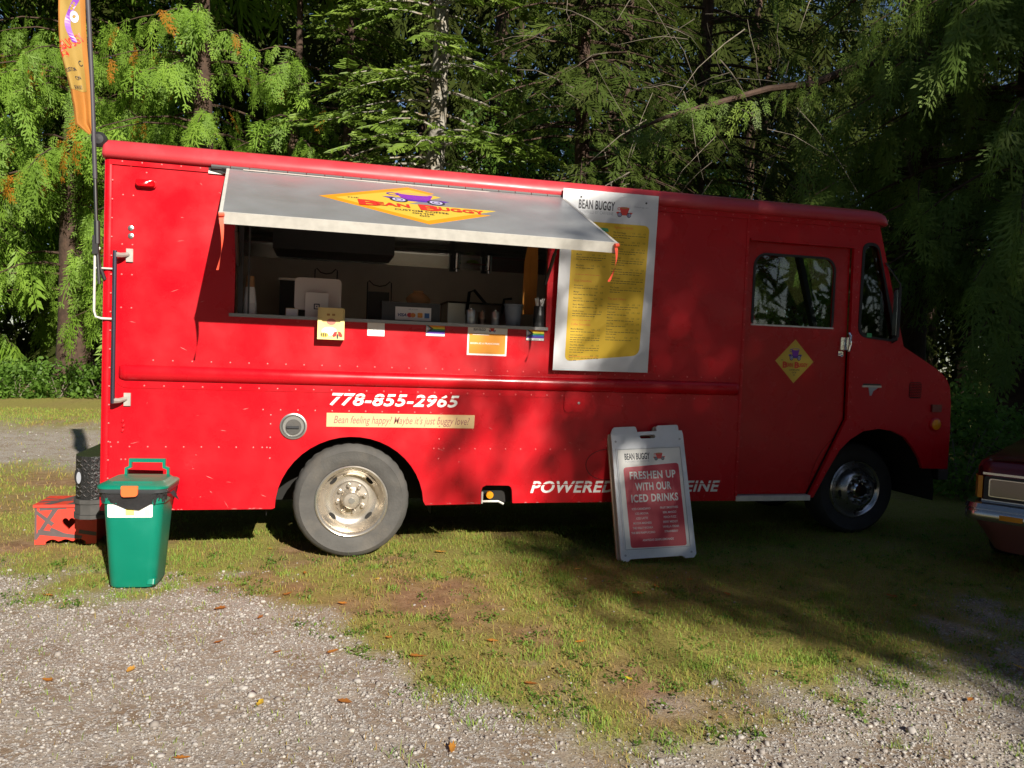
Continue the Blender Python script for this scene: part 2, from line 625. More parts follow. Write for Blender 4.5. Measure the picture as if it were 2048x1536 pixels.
def green_mask(x, y):
    n = fbm(x, y, 0.8, 61)
    n2 = fbm(x, y, 3.2, 71)
    g = sst(0.27, 0.55, 0.55 * n + 0.45 * n2 + 0.10 * sst(2.2, 3.2, x) - 0.13 * sst(0.9, 0.0, np.hypot((x - 2.15) / 0.8, (y + 0.75) / 0.6)))
    g = np.maximum(g, sst(-0.8, 0.3, 1.0 - np.abs(y - 10.3) + n - 0.5) * sst(1.0, 0.0, x) * 0.9)
    return np.clip(g, 0, 1)


def axis_pts(lo, hi, d, far, k=1.35):
    a = list(np.arange(lo, hi + 1e-6, d))
    s, x = d, hi
    while x < far:
        s *= k
        x += s
        a.append(x)
    s, x = d, lo
    while x > -far:
        s *= k
        x -= s
        a.insert(0, x)
    return np.array(a)


gx, gy = axis_pts(-3.0, 9.0, 0.06, 260), axis_pts(-4.2, 3.0, 0.06, 260)
GX, GY = np.meshgrid(gx, gy)
near = np.exp(-np.maximum(0, np.hypot(GX - 3, GY) - 25) / 30)
GZ = gz(GX, GY) * near
nx_, ny_ = len(gx), len(gy)
idx = np.arange(nx_ * ny_).reshape(ny_, nx_)
quads = np.stack([idx[:-1, :-1], idx[:-1, 1:], idx[1:, 1:], idx[1:, :-1]], -1).reshape(-1, 4)
GM = bpy.data.materials.new('ground_dirt_grass')
ground = npmesh('ground', np.stack([GX, GY, GZ], -1).reshape(-1, 3), quads, 4, GM, smooth=True)
tag(ground, 'bare brown earth with worn grass and gravel under the red truck', 'ground', kind='structure')
for nm, arr in (('grav', gravel_mask(GX, GY)), ('green', green_mask(GX, GY))):
    a = ground.data.attributes.new(nm, 'FLOAT', 'POINT')
    a.data.foreach_set('value', arr.astype(np.float32).ravel())
GM.use_nodes = True
t = GM.node_tree
bs = t.nodes['Principled BSDF']
bs.inputs['Roughness'].default_value = 0.95
bs.inputs['Specular IOR Level'].default_value = 0.15


def gnode(tp, **kw):
    n = t.nodes.new(tp)
    for k, v in kw.items():
        setattr(n, k, v)
    return n


tc = gnode('ShaderNodeTexCoord')


def gnoise(scale, detail=6, rough=0.6):
    n = gnode('ShaderNodeTexNoise')
    n.inputs['Scale'].default_value = scale
    n.inputs['Detail'].default_value = detail
    n.inputs['Roughness'].default_value = rough
    t.links.new(tc.outputs['Object'], n.inputs['Vector'])
    return n.outputs['Fac']


def gramp(fac, stops):
    n = gnode('ShaderNodeValToRGB')
    e = n.color_ramp.elements
    e[0].position, e[0].color = stops[0][0], (*stops[0][1], 1)
    e[1].position, e[1].color = stops[-1][0], (*stops[-1][1], 1)
    for p, c in stops[1:-1]:
        q = e.new(p)
        q.color = (*c, 1)
    t.links.new(fac, n.inputs[0])
    return n.outputs[0]


def gmix(fac, a, b):
    n = gnode('ShaderNodeMix', data_type='RGBA')
    t.links.new(fac, n.inputs[0])
    t.links.new(a, n.inputs[6])
    t.links.new(b, n.inputs[7])
    return n.outputs[2]


dirt = gramp(gnoise(9, 9, 0.7), [(0.3, (0.15, 0.085, 0.045)), (0.5, (0.25, 0.15, 0.085)), (0.7, (0.36, 0.24, 0.14))])
grs = gramp(gnoise(55, 6, 0.7), [(0.3, (0.14, 0.12, 0.03)), (0.5, (0.25, 0.25, 0.05)), (0.72, (0.36, 0.33, 0.10))])
vor = gnode('ShaderNodeTexVoronoi')
vor.inputs['Scale'].default_value = 150
t.links.new(tc.outputs['Object'], vor.inputs['Vector'])
sp = gnode('ShaderNodeSeparateColor')
t.links.new(vor.outputs['Color'], sp.inputs[0])
grv = gramp(sp.outputs[0], [(0.0, (0.20, 0.155, 0.115)), (0.45, (0.30, 0.26, 0.22)), (0.75, (0.41, 0.385, 0.355)), (1.0, (0.60, 0.57, 0.53))])
grd = gramp(gnoise(3.5, 7), [(0.36, (0.24, 0.175, 0.12)), (0.62, (0.38, 0.33, 0.275))])
fm = gnode('ShaderNodeMath', operation='GREATER_THAN')
fm.inputs[1].default_value = 0.5
t.links.new(gnoise(30, 4), fm.inputs[0])
grv = gmix(fm.outputs[0], grd, grv)
ag = gnode('ShaderNodeAttribute', attribute_name='green')
av = gnode('ShaderNodeAttribute', attribute_name='grav')
gm = gnode('ShaderNodeMath', operation='MULTIPLY')
gm.inputs[1].default_value = 0.75
t.links.new(ag.outputs['Fac'], gm.inputs[0])
t.links.new(gmix(av.outputs['Fac'], gmix(gm.outputs[0], dirt, grs), grv), bs.inputs['Base Color'])
bp = gnode('ShaderNodeBump')
bp.inputs['Strength'].default_value = 0.6
bp.inputs['Distance'].default_value = 0.02
t.links.new(gnoise(60, 6, 0.7), bp.inputs['Height'])
t.links.new(bp.outputs[0], bs.inputs['Normal'])

# ------------------------------------------------------------------ visibility test for scattering (keeps the ground scatter where it can be seen)
CA = np.array(CAM)
RA, UA, FA = np.array(r2), np.array(u2), np.array(fw)


def seen(P, mx=0.3):
    v = P - CA
    d = v @ FA
    a = 1.5 * (v @ RA) / np.maximum(d, 0.05)
    b = 1.5 * (v @ UA) / np.maximum(d, 0.05)
    return (d > 0.5) & (np.abs(a) < 1.0 + mx) & (np.abs(b) < 0.75 + mx)


def scatter(n, x0, x1, y0, y1, dens):
    x, y = rng.uniform(x0, x1, n), rng.uniform(y0, y1, n)
    k = rng.random(n) < dens(x, y)
    x, y = x[k], y[k]
    P = np.stack([x, y, gz(x, y)], -1)
    return P[seen(P)]


# gravel stones
PHI = (1 + 5 ** 0.5) / 2
ICO = nd(np.array([(-1, PHI, 0), (1, PHI, 0), (-1, -PHI, 0), (1, -PHI, 0), (0, -1, PHI), (0, 1, PHI), (0, -1, -PHI), (0, 1, -PHI),
                   (PHI, 0, -1), (PHI, 0, 1), (-PHI, 0, -1), (-PHI, 0, 1)], float))
ICF = np.array([(0, 11, 5), (0, 5, 1), (0, 1, 7), (0, 7, 10), (0, 10, 11), (1, 5, 9), (5, 11, 4), (11, 10, 2), (10, 7, 6), (7, 1, 8),
                (3, 9, 4), (3, 4, 2), (3, 2, 6), (3, 6, 8), (3, 8, 9), (4, 9, 5), (2, 4, 11), (6, 2, 10), (8, 6, 7), (9, 8, 1)])


OCT = np.array([(1, 0, 0), (-1, 0, 0), (0, 1, 0), (0, -1, 0), (0, 0, 1), (0.2, 0.1, -1)], float)
OCF = np.array([(0, 2, 4), (2, 1, 4), (1, 3, 4), (3, 0, 4), (2, 0, 5), (1, 2, 5), (3, 1, 5), (0, 3, 5)])


def stone_geo(P, size, T, TF_):
    n, k = len(P), len(T)
    jit = 1 + rng.normal(0, 0.17, (n, k, 1))
    V = T[None] * jit * np.stack([rng.uniform(0.75, 1.25, n), rng.uniform(0.7, 1.1, n), rng.uniform(0.45, 0.8, n)], -1)[:, None, :]
    a = rng.uniform(0, 6.283, n)
    c, s = np.cos(a)[:, None], np.sin(a)[:, None]
    V = np.stack([V[..., 0] * c - V[..., 1] * s, V[..., 0] * s + V[..., 1] * c, V[..., 2]], -1) * size[:, None, None]
    V = V + P[:, None, :] + np.array([0, 0, 1]) * (size * 0.18)[:, None, None]
    return V.reshape(-1, 3), (TF_[None] + (np.arange(n) * k)[:, None, None]).reshape(-1, 3)


def stones(name, P, size, tint, parent=None):
    """large stones as 20-sided pebbles, small ones as 8-sided chips"""
    big = size > 0.0062
    V1, F1 = stone_geo(P[big], size[big], ICO, ICF)
    V2, F2 = stone_geo(P[~big], size[~big] * 1.15, OCT, OCF)
    return npmesh(name, np.concatenate([V1, V2]), np.concatenate([F1, F2 + len(V1)]), 3, STONE, parent, np.concatenate([np.repeat(tint[big], 12), np.repeat(tint[~big], 6)]))


P1 = scatter(155000, -1.5, 7, -3.5, -0.0, lambda x, y: gravel_mask(x, y) * (0.45 + 0.55 * sst(0.35, 0.6, fbm(x, y, 2.2, 90))) * np.where(x > 2.0, 0.75, 1.0))
P2 = scatter(14000, -3.0, 7, -3.0, 3.5, lambda x, y: 0.09 * (1 - gravel_mask(x, y)) * np.where((x > 0.1) & (y > 0.1), 0, 1))
P3 = scatter(2500, -7, 0.3, 4, 9.5, lambda x, y: 0.6 * gravel_mask(x, y))
PS = np.concatenate([P1, P2, P3])
sz = np.clip(rng.lognormal(math.log(0.0040), 0.46, len(PS)), 0.0022, 0.022)
sz[len(P1) + len(P2):] *= 1.6
tag(stones('gravel', PS, sz, np.clip(rng.beta(2.0, 2.4, len(PS)), 0, 1)), 'loose grey and tan gravel over the driveway earth', 'gravel', kind='stuff')


# grass
def blades(name, P, length, width, tint):
    n = len(P)
    a = rng.uniform(0, 6.283, n)
    lean = rng.uniform(0.2, 1.1, n)
    d = np.stack([np.cos(a), np.sin(a), np.zeros(n)], -1)
    w = np.stack([-np.sin(a), np.cos(a), np.zeros(n)], -1)
    b2 = rng.uniform(0, 6.283, n)
    w = w * np.cos(b2)[:, None] + d * np.sin(b2)[:, None]
    z = np.array([0, 0, 1.0])
    m1 = P + (d * np.sin(lean * 0.5)[:, None] + z * np.cos(lean * 0.5)[:, None]) * (length * 0.55)[:, None]
    tip = m1 + (d * np.sin(lean * 1.3)[:, None] + z * np.cos(lean * 1.3)[:, None]) * (length * 0.5)[:, None]
    hw = w * width[:, None] * 0.5
    V = np.stack([P - hw - z * 0.004, P + hw - z * 0.004, m1 - hw * 0.8, m1 + hw * 0.8, tip], 1)
    base = np.arange(n)[:, None] * 5
    F = np.stack([base + np.array([0, 1, 3]), base + np.array([0, 3, 2]), base + np.array([2, 3, 4])], 1).reshape(-1, 3)
    return npmesh(name, V.reshape(-1, 3), F, 3, GRASS, None, np.repeat(tint, 5))


def gdens(x, y):
    g = green_mask(x, y)
    clump = sst(0.38, 0.62, fbm(x, y, 6.0, 133))
    return (0.06 + 0.94 * g * (0.25 + 0.75 * clump)) * (1 - 0.93 * gravel_mask(x, y)) * np.where((y > 0.9) & (x > 0.3), 0.1, 1)


G1 = scatter(300000, -2.6, 8.5, -3.3, 1.8, gdens)
G2 = scatter(60000, -6.5, 0.3, 1.8, 12, gdens)
G3 = scatter(26000, 1.6, 5.5, -3.2, -1.6, lambda x, y: sst(0.60, 0.70, fbm(x, y, 4.5, 171)) * sst(1.5, 2.1, x))
ctr = rng.uniform([-1.5, -3.0], [7.5, 0.2], (150, 2))
ctr = ctr[(gravel_mask(ctr[:, 0], ctr[:, 1]) < 0.75)]
tx = (ctr[:, None, :] + rng.normal(0, 0.035, (len(ctr), 70, 2))).reshape(-1, 2)
G4 = np.column_stack([tx, gz(tx[:, 0], tx[:, 1])])
G4 = G4[seen(G4)]
GP = np.concatenate([G1, G2, G3, G4])
gl = rng.gamma(5, 0.0036, len(GP)) + 0.006
gl[len(G1):len(G1) + len(G2)] *= 1.6
gl[-len(G4) - len(G3):] *= 1.25
gm_ = green_mask(GP[:, 0], GP[:, 1])
gt = np.clip(0.0 + 0.55 * gm_ + rng.normal(0, 0.24, len(GP)) + 0.25 * (fbm(GP[:, 0], GP[:, 1], 2.5, 201) - 0.5), 0, 1)
gt[-len(G4) - len(G3):] = np.clip(rng.normal(0.72, 0.16, len(G3) + len(G4)), 0, 1)
gw = rng.uniform(0.0022, 0.0045, len(GP))
gw[len(G1):len(G1) + len(G2)] *= 2.2
tag(blades('grass', GP, gl, gw, gt), 'short patchy grass blades growing on the bare earth', 'grass', kind='stuff')
print('stones', len(PS), 'blades', len(GP))

# ------------------------------------------------------------------ food truck
TR = thing('food_truck', 'red step van food truck with open serving window and grey awning', 'food truck', (3.2, 1.1, 0))
TW = 2.2                                                     # body width
arch = [(1.57 + 0.5 * math.cos(R(a)), 0.365 + 0.485 * math.sin(R(a))) for a in range(180, -1, -8)]
side_out = [(0.0, 0.36), (1.05, 0.357)] + arch + [(2.085, 0.372)] + \
    [(2.48, 0.376), (2.483, 0.47), (2.49, 0.497), (2.515, 0.51), (2.68, 0.508), (2.70, 0.495), (2.708, 0.47), (2.715, 0.38)] + \
    [(4.505, 0.38), (4.505, 2.6), (0.0, 2.6)]
win = [(0.785, 1.645), (2.915, 1.645), (2.915, 2.5), (0.785, 2.5)]
flat('side_panel', [side_out, win], SIDE, -0.03, RED, TR, 0.03)
FARS = Fr((0, TW - 0.03, 0), (1, 0, 0), (0, 0, 1))
flat('side_panel', [side_out], FARS, -0.03, RED, TR, 0.03)
farch = [(5.19, .40), (5.30, .60), (5.41, .78), (5.50, .865), (5.62, .935), (5.76, .957), (5.90, .94), (6.02, .89), (6.11, .80), (6.17, .72), (6.21, .632)]
nose = [(6.455, 0.628), (6.462, 0.9), (6.452, 1.2), (6.435, 1.31), (6.40, 1.375), (6.34, 1.43), (6.26, 1.478), (5.96, 1.632), (5.668, 2.6)]
cab_out = [(4.505, 2.402), (5.445, 2.402), (5.462, 1.03), (5.145, 0.395)] + farch + nose + [(4.505, 2.6)]
vent_win = roundpoly([(5.525, 1.70), (5.885, 1.668), (5.668, 2.445), (5.53, 2.445)], [0.09, 0.05, 0.06, 0.07])
for f in (SIDE, FARS):
    flat('cab_side', [cab_out, vent_win], f, -0.03, RED, TR, 0.03)
    flat('vent_window_glass', vent_win, f, -0.018, GLASSD, TR, 0.0)
    k = [(x + (5.69 - x) * 0.0, z) for x, z in vent_win]
    ctr_ = (5.66, 2.02)
    inner = [(ctr_[0] + (x - ctr_[0]) * 0.88, ctr_[1] + (z - ctr_[1]) * 0.955) for x, z in k]
    outer = [(ctr_[0] + (x - ctr_[0]) * 1.06, ctr_[1] + (z - ctr_[1]) * 1.015) for x, z in k]
    flat('window_rubber', [outer, inner], f, -0.004, BLACKR, TR, 0.010)
    door_out = [(4.53, 0.425), (5.14, 0.425), (5.45, 1.03), (5.437, 2.40), (4.53, 2.40)]
    dwin = rrect(4.59, 1.757, 5.305, 2.305, [0.02, 0.10, 0.10, 0.02])
    door = flat('door', [door_out, dwin], f, -0.062, REDDOOR, TR, 0.026)
    flat('window_glass', rrect(4.585, 1.75, 5.31, 2.31, [0.02, 0.10, 0.10, 0.02]), f, -0.052, GLASS, door, 0.0)
    flat('window_rubber', [rrect(4.58, 1.762, 5.315, 2.315, [0.02, 0.11, 0.11, 0.02]), rrect(4.60, 1.762, 5.295, 2.297, [0.01, 0.09, 0.09, 0.01])], f, -0.036, BLACKR, door, 0.005)
    flat('window_sill_strip', rrect(4.58, 1.748, 5.315, 1.760), f, -0.036, ALUEDGE, door, 0.008)
    flat('door_sill', rrect(4.50, 0.378, 5.155, 0.418), f, -0.07, ALUEDGE, TR, 0.082)
# door handle on the near door
door_near = [o for o in TR.children if o.name.startswith('door')][0]
hb = B().box((5.375, 0.008, 1.585), (5.445, 0.036, 1.685)).make('handle_plate', CHROME, TR)
B().tube([(5.435, -0.012, 1.575), (5.437, -0.022, 1.62), (5.437, -0.022, 1.70), (5.433, -0.008, 1.72)], 0.012, 8).make('door_handle', CHROME, TR, True)
B().lathe([(0.014, 0.0), (0.014, 0.016), (0.008, 0.02)], (5.385, 0.006, 1.545), 12).make('door_lock', CHROME, TR, True)
B().box((5.365, 0.02, 1.535), (5.41, 0.036, 1.575)).make('lock_plate', CHROME, TR)
# panel seams and rear corner
B().tube([(0.026, 0.026, 0.362), (0.026, 0.026, 2.62)], 0.034, 16).make('corner_trim', RED, TR, True)
B().tube([(0.026, TW - 0.026, 0.362), (0.026, TW - 0.026, 2.62)], 0.034, 16).make('corner_trim', RED, TR, True)
B().box((0.004, 0.03, 0.37), (0.034, TW - 0.03, 2.6)).make('rear_wall', RED, TR)
flat('seam_strip', rrect(4.488, 0.39, 4.512, 2.56), SIDE, 0.0015, RED, TR, 0.004)
flat('gutter_strip', rrect(0.03, 2.555, 5.63, 2.596), SIDE, 0.0005, RED, TR, 0.009)
flat('door_header_strip', rrect(4.52, 2.395, 5.46, 2.412), SIDE, 0.0015, RED, TR, 0.014)
flat('corner_strip', rrect(0.055, 0.365, 0.085, 2.55), SIDE, -0.002, RED, TR, 0.004)
# roof
prof = [(0.0, 2.593), (-0.028, 2.595), (-0.041, 2.612), (-0.041, 2.635), (-0.032, 2.662), (-0.014, 2.688), (0.018, 2.708), (0.07, 2.722), (0.25, 2.738), (1.1, 2.765)]
prof = prof + [(TW - y, z) for y, z in reversed(prof[:-1])]
rings = []
for x, zs, ins in ((-0.014, 0.86, 0.02), (-0.006, 0.95, 0.006), (0.012, 1, 0), (1.5, 1.0, -0.002), (3.0, 1.0, 0.001), (4.4, 1, -0.001), (5.58, 1, 0), (5.66, 0.97, 0.004), (5.715, 0.85, 0.016), (5.745, 0.62, 0.04), (5.757, 0.3, 0.075), (5.757, 0.05, 0.09)):
    rings.append([(x, 1.1 + (y - 1.1) * (1 - ins / 1.1), 2.593 + (z - 2.593) * zs) for y, z in prof])
B().loft(rings).make('roof', ROOFRED, TR, True, 50)
B().box((0.03, 0.03, 2.58), (5.64, TW - 0.03, 2.592)).make('roof_liner', INSTEEL, TR)
# hood, front and windscreen
hood = [(6.452, 1.2), (6.435, 1.31), (6.40, 1.375), (6.34, 1.43), (6.26, 1.478), (5.96, 1.632), (5.94, 1.62)]
B().loft([[(x - 0.004, y, z - 0.004) for x, z in hood] for y in (0.03, 0.6, 1.1, 1.6, TW - 0.03)], False, False).make('hood', RED, TR, True, 60)
B().box((6.40, 0.03, 0.63), (6.45, TW - 0.03, 1.20)).make('front_panel', RED, TR)
gr = B().box((6.448, 0.55, 0.85), (6.47, 1.65, 1.18)).make('grille', BLACKP, TR)
for k in range(7):
    B().box((6.468, 0.56, 0.87 + k * 0.045), (6.482, 1.64, 0.885 + k * 0.045)).make('grille_bar', CHROME, gr)
for y in (0.33, TW - 0.33):
    B().lathe([(0.10, 0), (0.10, 0.02), (0.085, 0.035), (0.02, 0.045)], (6.448, y, 1.02), 24, 'X').make('headlight', CHROME, TR, True)
B().box((6.46, 0.1, 0.52), (6.56, TW - 0.1, 0.68)).make('front_bumper', STEEL, TR)
B().add([(5.95, 0.09, 1.645), (5.95, TW - 0.09, 1.645), (5.675, TW - 0.09, 2.56), (5.675, 0.09, 2.56)], [(0, 1, 2, 3)]).make('windscreen', GLASS, TR)
for y in (0.03, 1.07, TW - 0.09):
    B().add([(5.962, y, 1.63), (5.962, y + 0.06, 1.63), (5.67, y + 0.06, 2.6), (5.67, y, 2.6), (5.915, y, 1.63), (5.915, y + 0.06, 1.63), (5.62, y + 0.06, 2.6), (5.62, y, 2.6)],
            [(0, 1, 2, 3), (7, 6, 5, 4), (0, 3, 7, 4), (1, 5, 6, 2)]).make('screen_pillar', RED if y != 1.07 else BLACKR, TR)
B().box((5.62, 0.09, 2.50), (5.70, TW - 0.09, 2.592)).make('screen_header', RED, TR)
# cab inside
B().box((4.45, 0.06, 0.5), (4.49, 0.75, 2.58)).make('bulkhead', INWALL, TR)
B().box((4.45, 1.55, 0.5), (4.49, TW - 0.04, 2.58)).make('bulkhead', INWALL, TR)
B().box((5.55, 0.06, 1.2), (5.92, TW - 0.06, 1.60)).make('dashboard', SEATM, TR)
B().box((4.5, 0.04, 0.55), (5.18, TW - 0.04, 0.60)).make('cab_floor', DARK, TR)
B().box((4.75, 1.3, 0.9), (5.2, 1.85, 1.05)).box((4.66, 1.3, 1.0), (4.78, 1.85, 1.85)).make('driver_seat', SEATM, TR)
sw = B()
sw.tube([(5.42 + 0.10 * math.cos(R(a)), 1.58 + 0.2 * math.sin(R(a)), 1.56 - 0.16 * math.cos(R(a))) for a in range(0, 361, 15)], 0.013, 6)
sw.make('steering_wheel', BLACKP, TR, True)
# wheel wells and underbody
B().box((0.04, 0.06, 0.50), (0.98, TW - 0.06, 0.56)).make('floor_pan', DARK, TR)
B().box((2.16, 0.06, 0.50), (4.5, TW - 0.06, 0.56)).make('floor_pan', DARK, TR)
B().box((0.05, 0.84, 0.42), (6.3, 0.94, 0.56)).make('chassis_rail', DARK, TR)
B().box((0.05, TW - 0.94, 0.42), (6.3, TW - 0.84, 0.56)).make('chassis_rail', DARK, TR)
B().box((2.8, 0.8, 0.28), (4.2, 1.4, 0.5)).make('fuel_tank', DARK, TR)
for cx, cz, rr, y1 in ((1.57, 0.36, 0.56, 0.62), (5.76, 0.42, 0.60, 0.8)):
    w = B()
    rg = []
    for a in range(-6, 187, 8):
        rg.append([(cx + rr * math.cos(R(a)), y, cz + rr * math.sin(R(a))) for y in (0.032, y1)])
    w.loft(rg, False, False)
    w.add([(cx + rr * math.cos(R(a)), y1, cz + rr * math.sin(R(a))) for a in range(-6, 187, 8)], [tuple(range(len(rg)))])
    w.make('wheel_well', DARK, TR)
    w2 = B()
    w2.add([(x, TW - y, z) for x, y, z in w.v], w.f).make('wheel_well', DARK, TR)
B().tube([(1.575, 0.3, 0.39), (1.575, TW - 0.3, 0.39)], 0.06, 10).make('axle', DARK, TR)
B().tube([(5.89, 0.5, 0.39), (5.89, TW - 0.5, 0.39)], 0.05, 10).make('axle', DARK, TR)


def wheel(cx, cy, cz, sgn, rear, tmat, rmat):
    w = bpy.data.objects.new('wheel', None)
    w.location = (cx - TR.location.x, cy - TR.location.y, cz - TR.location.z)
    w.empty_display_size = 0.1
    COL.objects.link(w)
    w.parent = TR
    WOFF[w] = Vector((cx, cy, cz))
    c = (cx, cy, cz)
    n = 96
    tp = [(0.246, 0.075), (0.252, 0.056), (0.275, 0.044), (0.312, 0.034), (0.348, 0.036), (0.352, 0.034), (0.372, 0.050), (0.388, 0.070), (0.397, 0.098), (0.400, 0.12),
          (0.400, 0.14), (0.392, 0.142), (0.392, 0.148), (0.400, 0.15), (0.400, 0.19), (0.392, 0.192), (0.392, 0.198), (0.400, 0.20), (0.397, 0.235), (0.372, 0.275), (0.30, 0.29), (0.246, 0.27)]
    rings = []
    for i, (r_, a) in enumerate(tp):
        ring = []
        for k in range(n):
            rr = r_
            if 8 <= i <= 18 and k % 3 == 0:
                rr -= 0.006 if i > 8 else 0.002
            t_ = 2 * math.pi * k / n
            ring.append((cx + rr * math.cos(t_), cy + sgn * a, cz + rr * math.sin(t_)))
        rings.append(ring)
    B().loft(rings, False).make('tyre', tmat, w, True, 30)
    if rear:
        pr = [(0.246, 0.062), (0.250, 0.048), (0.241, 0.042), (0.228, 0.047), (0.221, 0.058), (0.216, 0.09), (0.209, 0.145), (0.185, 0.176), (0.150, 0.186), (0.125, 0.182), (0.115, 0.17), (0.075, 0.168), (0.070, 0.168)]
        hub = [(0.078, 0.17), (0.072, 0.135), (0.062, 0.115), (0.058, 0.088), (0.050, 0.078), (0.024, 0.076)]
    else:
        pr = [(0.246, 0.062), (0.250, 0.048), (0.241, 0.042), (0.228, 0.047), (0.220, 0.060), (0.208, 0.066), (0.196, 0.046), (0.170, 0.016), (0.145, -0.004), (0.128, -0.010), (0.122, 0.004), (0.08, 0.004)]
        hub = [(0.066, 0.004), (0.064, -0.014), (0.055, -0.022), (0.03, -0.024)]
    B().lathe([(r_, sgn * a) for r_, a in pr], c, 64).make('rim', rmat, w, True, 40)
    B().lathe([(r_, sgn * a) for r_, a in hub], c, 32).make('hub', rmat if rear else CHROME, w, True, 30)
    if rear:
        B().lathe([(0.022, sgn * 0.076), (0.02, sgn * 0.070)], c, 16).make('hub_cap', BIN if False else STEEL, w, True)
    for k in range(8):
        a = R(k * 45 + 12)
        q = (cx + 0.096 * math.cos(a), cy, cz + 0.096 * math.sin(a))
        y0 = 0.17 if rear else 0.006
        B().lathe([(0.016, sgn * y0), (0.014, sgn * (y0 - 0.028)), (0.009, sgn * (y0 - 0.036))], q, 8).make('lug_nut', rmat if rear else CHROME, w, True)
    for k in range(4):
        a = R(k * 90 + (45 if rear else 10))
        q = Vector((cx + 0.176 * math.cos(a), cy, cz + 0.176 * math.sin(a)))
        f = Fr(q, (-math.sin(a), 0, math.cos(a)), (math.cos(a) * (-sgn), 0, math.sin(a) * (-sgn)))
        f.n = Vector((0, -sgn, 0))
        hh = -0.176 if rear else -0.020
        e = ell(0, 0, 0.032, 0.014, 16)
        prism([e], f, hh - 0.004, hh + (0.004 if rear else 0.006)).make('vent_hole_shade', DARK, w)  # raised dark discs stand in for the shade inside the rim holes
    return w


wheel(1.578, 0.0, 0.393, 1, True, TYREL, CHROMED)
wheel(1.578, TW, 0.393, -1, True, TYREL, CHROMED)
RIMF = mat('dull_steel_rim', (0.42, 0.43, 0.46), 0.26, 0.9, rvar=0.08)
wheel(5.885, 0.345, 0.391, 1, False, TYRED, RIMF)
wheel(5.885, TW - 0.345, 0.391, -1, False, TYRED, CHROME)
# belt rail
flat('belt_flange', rrect(0.075, 1.150, 4.487, 1.347, 0.075), SIDE, 0.0005, RED, TR, 0.004)
rings = []
for x, s in ((0.10, 0.2), (0.115, 0.7), (0.14, 1), (1.5, 1), (3.0, 1), (4.40, 1), (4.44, 0.96), (4.468, 0.7), (4.478, 0.3)):
    rings.append([(x, -0.004 - 0.040 * s * math.sin(R(a)), 1.249 + 0.050 * (0.7 + 0.3 * s) * math.cos(R(a))) for a in range(0, 181, 15)])
B().loft(rings, True).make('belt_rail', RED, TR, True, 60)
# rivets
rv = B()


def rivet(x, z, h=0.0, r_=0.0065, b=rv):
    c = SIDE(x, z, h)
    V, F = [], []
    for (q, a) in ((1.0, 0.0), (0.75, 0.55), (0.0, 0.8)):
        if q == 0:
            V.append(c + Vector((0, -a * r_, 0)))
        else:
            V += [c + Vector((q * r_ * math.cos(2 * math.pi * k / 8), -a * r_, q * r_ * math.sin(2 * math.pi * k / 8))) for k in range(8)]
    for k in range(8):
        k2 = (k + 1) % 8
        F += [(k, k2, 8 + k2, 8 + k), (8 + k, 8 + k2, 16)]
    b.add(V, F)


for x in np.arange(0.30, 4.47, 0.117):
    rivet(x, 1.331, 0.0045)
for x in np.arange(0.25, 4.47, 0.117):
    rivet(x, 1.166, 0.0045)
for x in np.arange(0.10, 0.62, 0.115):
    rivet(x, 2.577, 0.0095)
for x in np.arange(3.80, 5.6, 0.14):
    rivet(x, 2.577, 0.0095)
    rivet(x, 2.535)
for z in list(np.arange(0.45, 2.55, 0.118)):
    rivet(0.045, z, 0.006)
    rivet(4.50, z, 0.0055)
for z in (1.66, 1.87, 2.06, 2.37):
    rivet(0.105, z)
    rivet(0.165, z)
for x in list(np.arange(0.06, 0.95, 0.108)) + list(np.arange(2.20, 3.25, 0.112)) + [0.98, 1.01, 2.13]:
    rivet(x, 0.772)
for x in np.arange(0.98, 2.2, 0.112):
    rivet(x, 1.025)
for z in (0.70, 0.77, 0.84, 0.93, 0.99):
    rivet(1.03, z)
    rivet(2.165, z)
for x, z in ((0.24, 2.52), (0.15, 2.555), (3.42, 0.80), (3.50, 0.795), (3.53, 1.10), (0.12, 0.69), (0.145, 0.69), (0.21, 0.58), (0.10, 0.80), (0.055, 0.80)):
    rivet(x, z)
for z in np.arange(1.05, 2.4, 0.12):
    rivet(5.487, z)
for x, z in ((5.52, 1.655), (5.55, 1.655), (5.80, 1.655), (5.51, 1.37), (5.54, 1.37), (5.72, 1.36), (5.84, 1.53), (5.90, 1.53), (5.95, 1.51), (6.03, 1.47), (6.10, 1.43), (6.0, 1.42), (5.49, 0.95), (5.51, 0.95),
             (5.68, 1.02), (5.87, 1.10), (6.22, 1.40), (6.25, 1.36), (6.28, 1.33), (5.38, 0.79), (5.28, 0.6), (5.22, 0.5), (6.36, 1.36), (6.40, 1.27), (5.85, 1.36)):
    rivet(x, z, 0, 0.005)
tag(rv.make('rivets', RIVET, TR), kind='stuff')
# scuffs and scratches in the paint
sf = B()
for k in range(46):
    x, z = random.choice([(random.uniform(0.1, 1.0), random.uniform(0.4, 1.1)), (random.uniform(0.1, 0.75), random.uniform(1.4, 2.5)), (random.uniform(2.1, 4.4), random.uniform(0.4, 1.1)), (random.uniform(3.75, 4.4), random.uniform(1.4, 2.5))])
    a, L = R(random.uniform(-70, 30)), random.uniform(0.01, 0.06)
    w_ = random.uniform(0.0008, 0.0022)
    d_, n_ = Vector((math.cos(a), math.sin(a))) * L, Vector((-math.sin(a), math.cos(a))) * w_
    sf.add([SIDE(x, z, 0.0006), SIDE(x + d_.x * 0.4 - n_.x, z + d_.y * 0.4 - n_.y, 0.0006), SIDE(x + d_.x, z + d_.y, 0.0006), SIDE(x + d_.x * 0.4 + n_.x, z + d_.y * 0.4 + n_.y, 0.0006)], [(0, 1, 2, 3)])
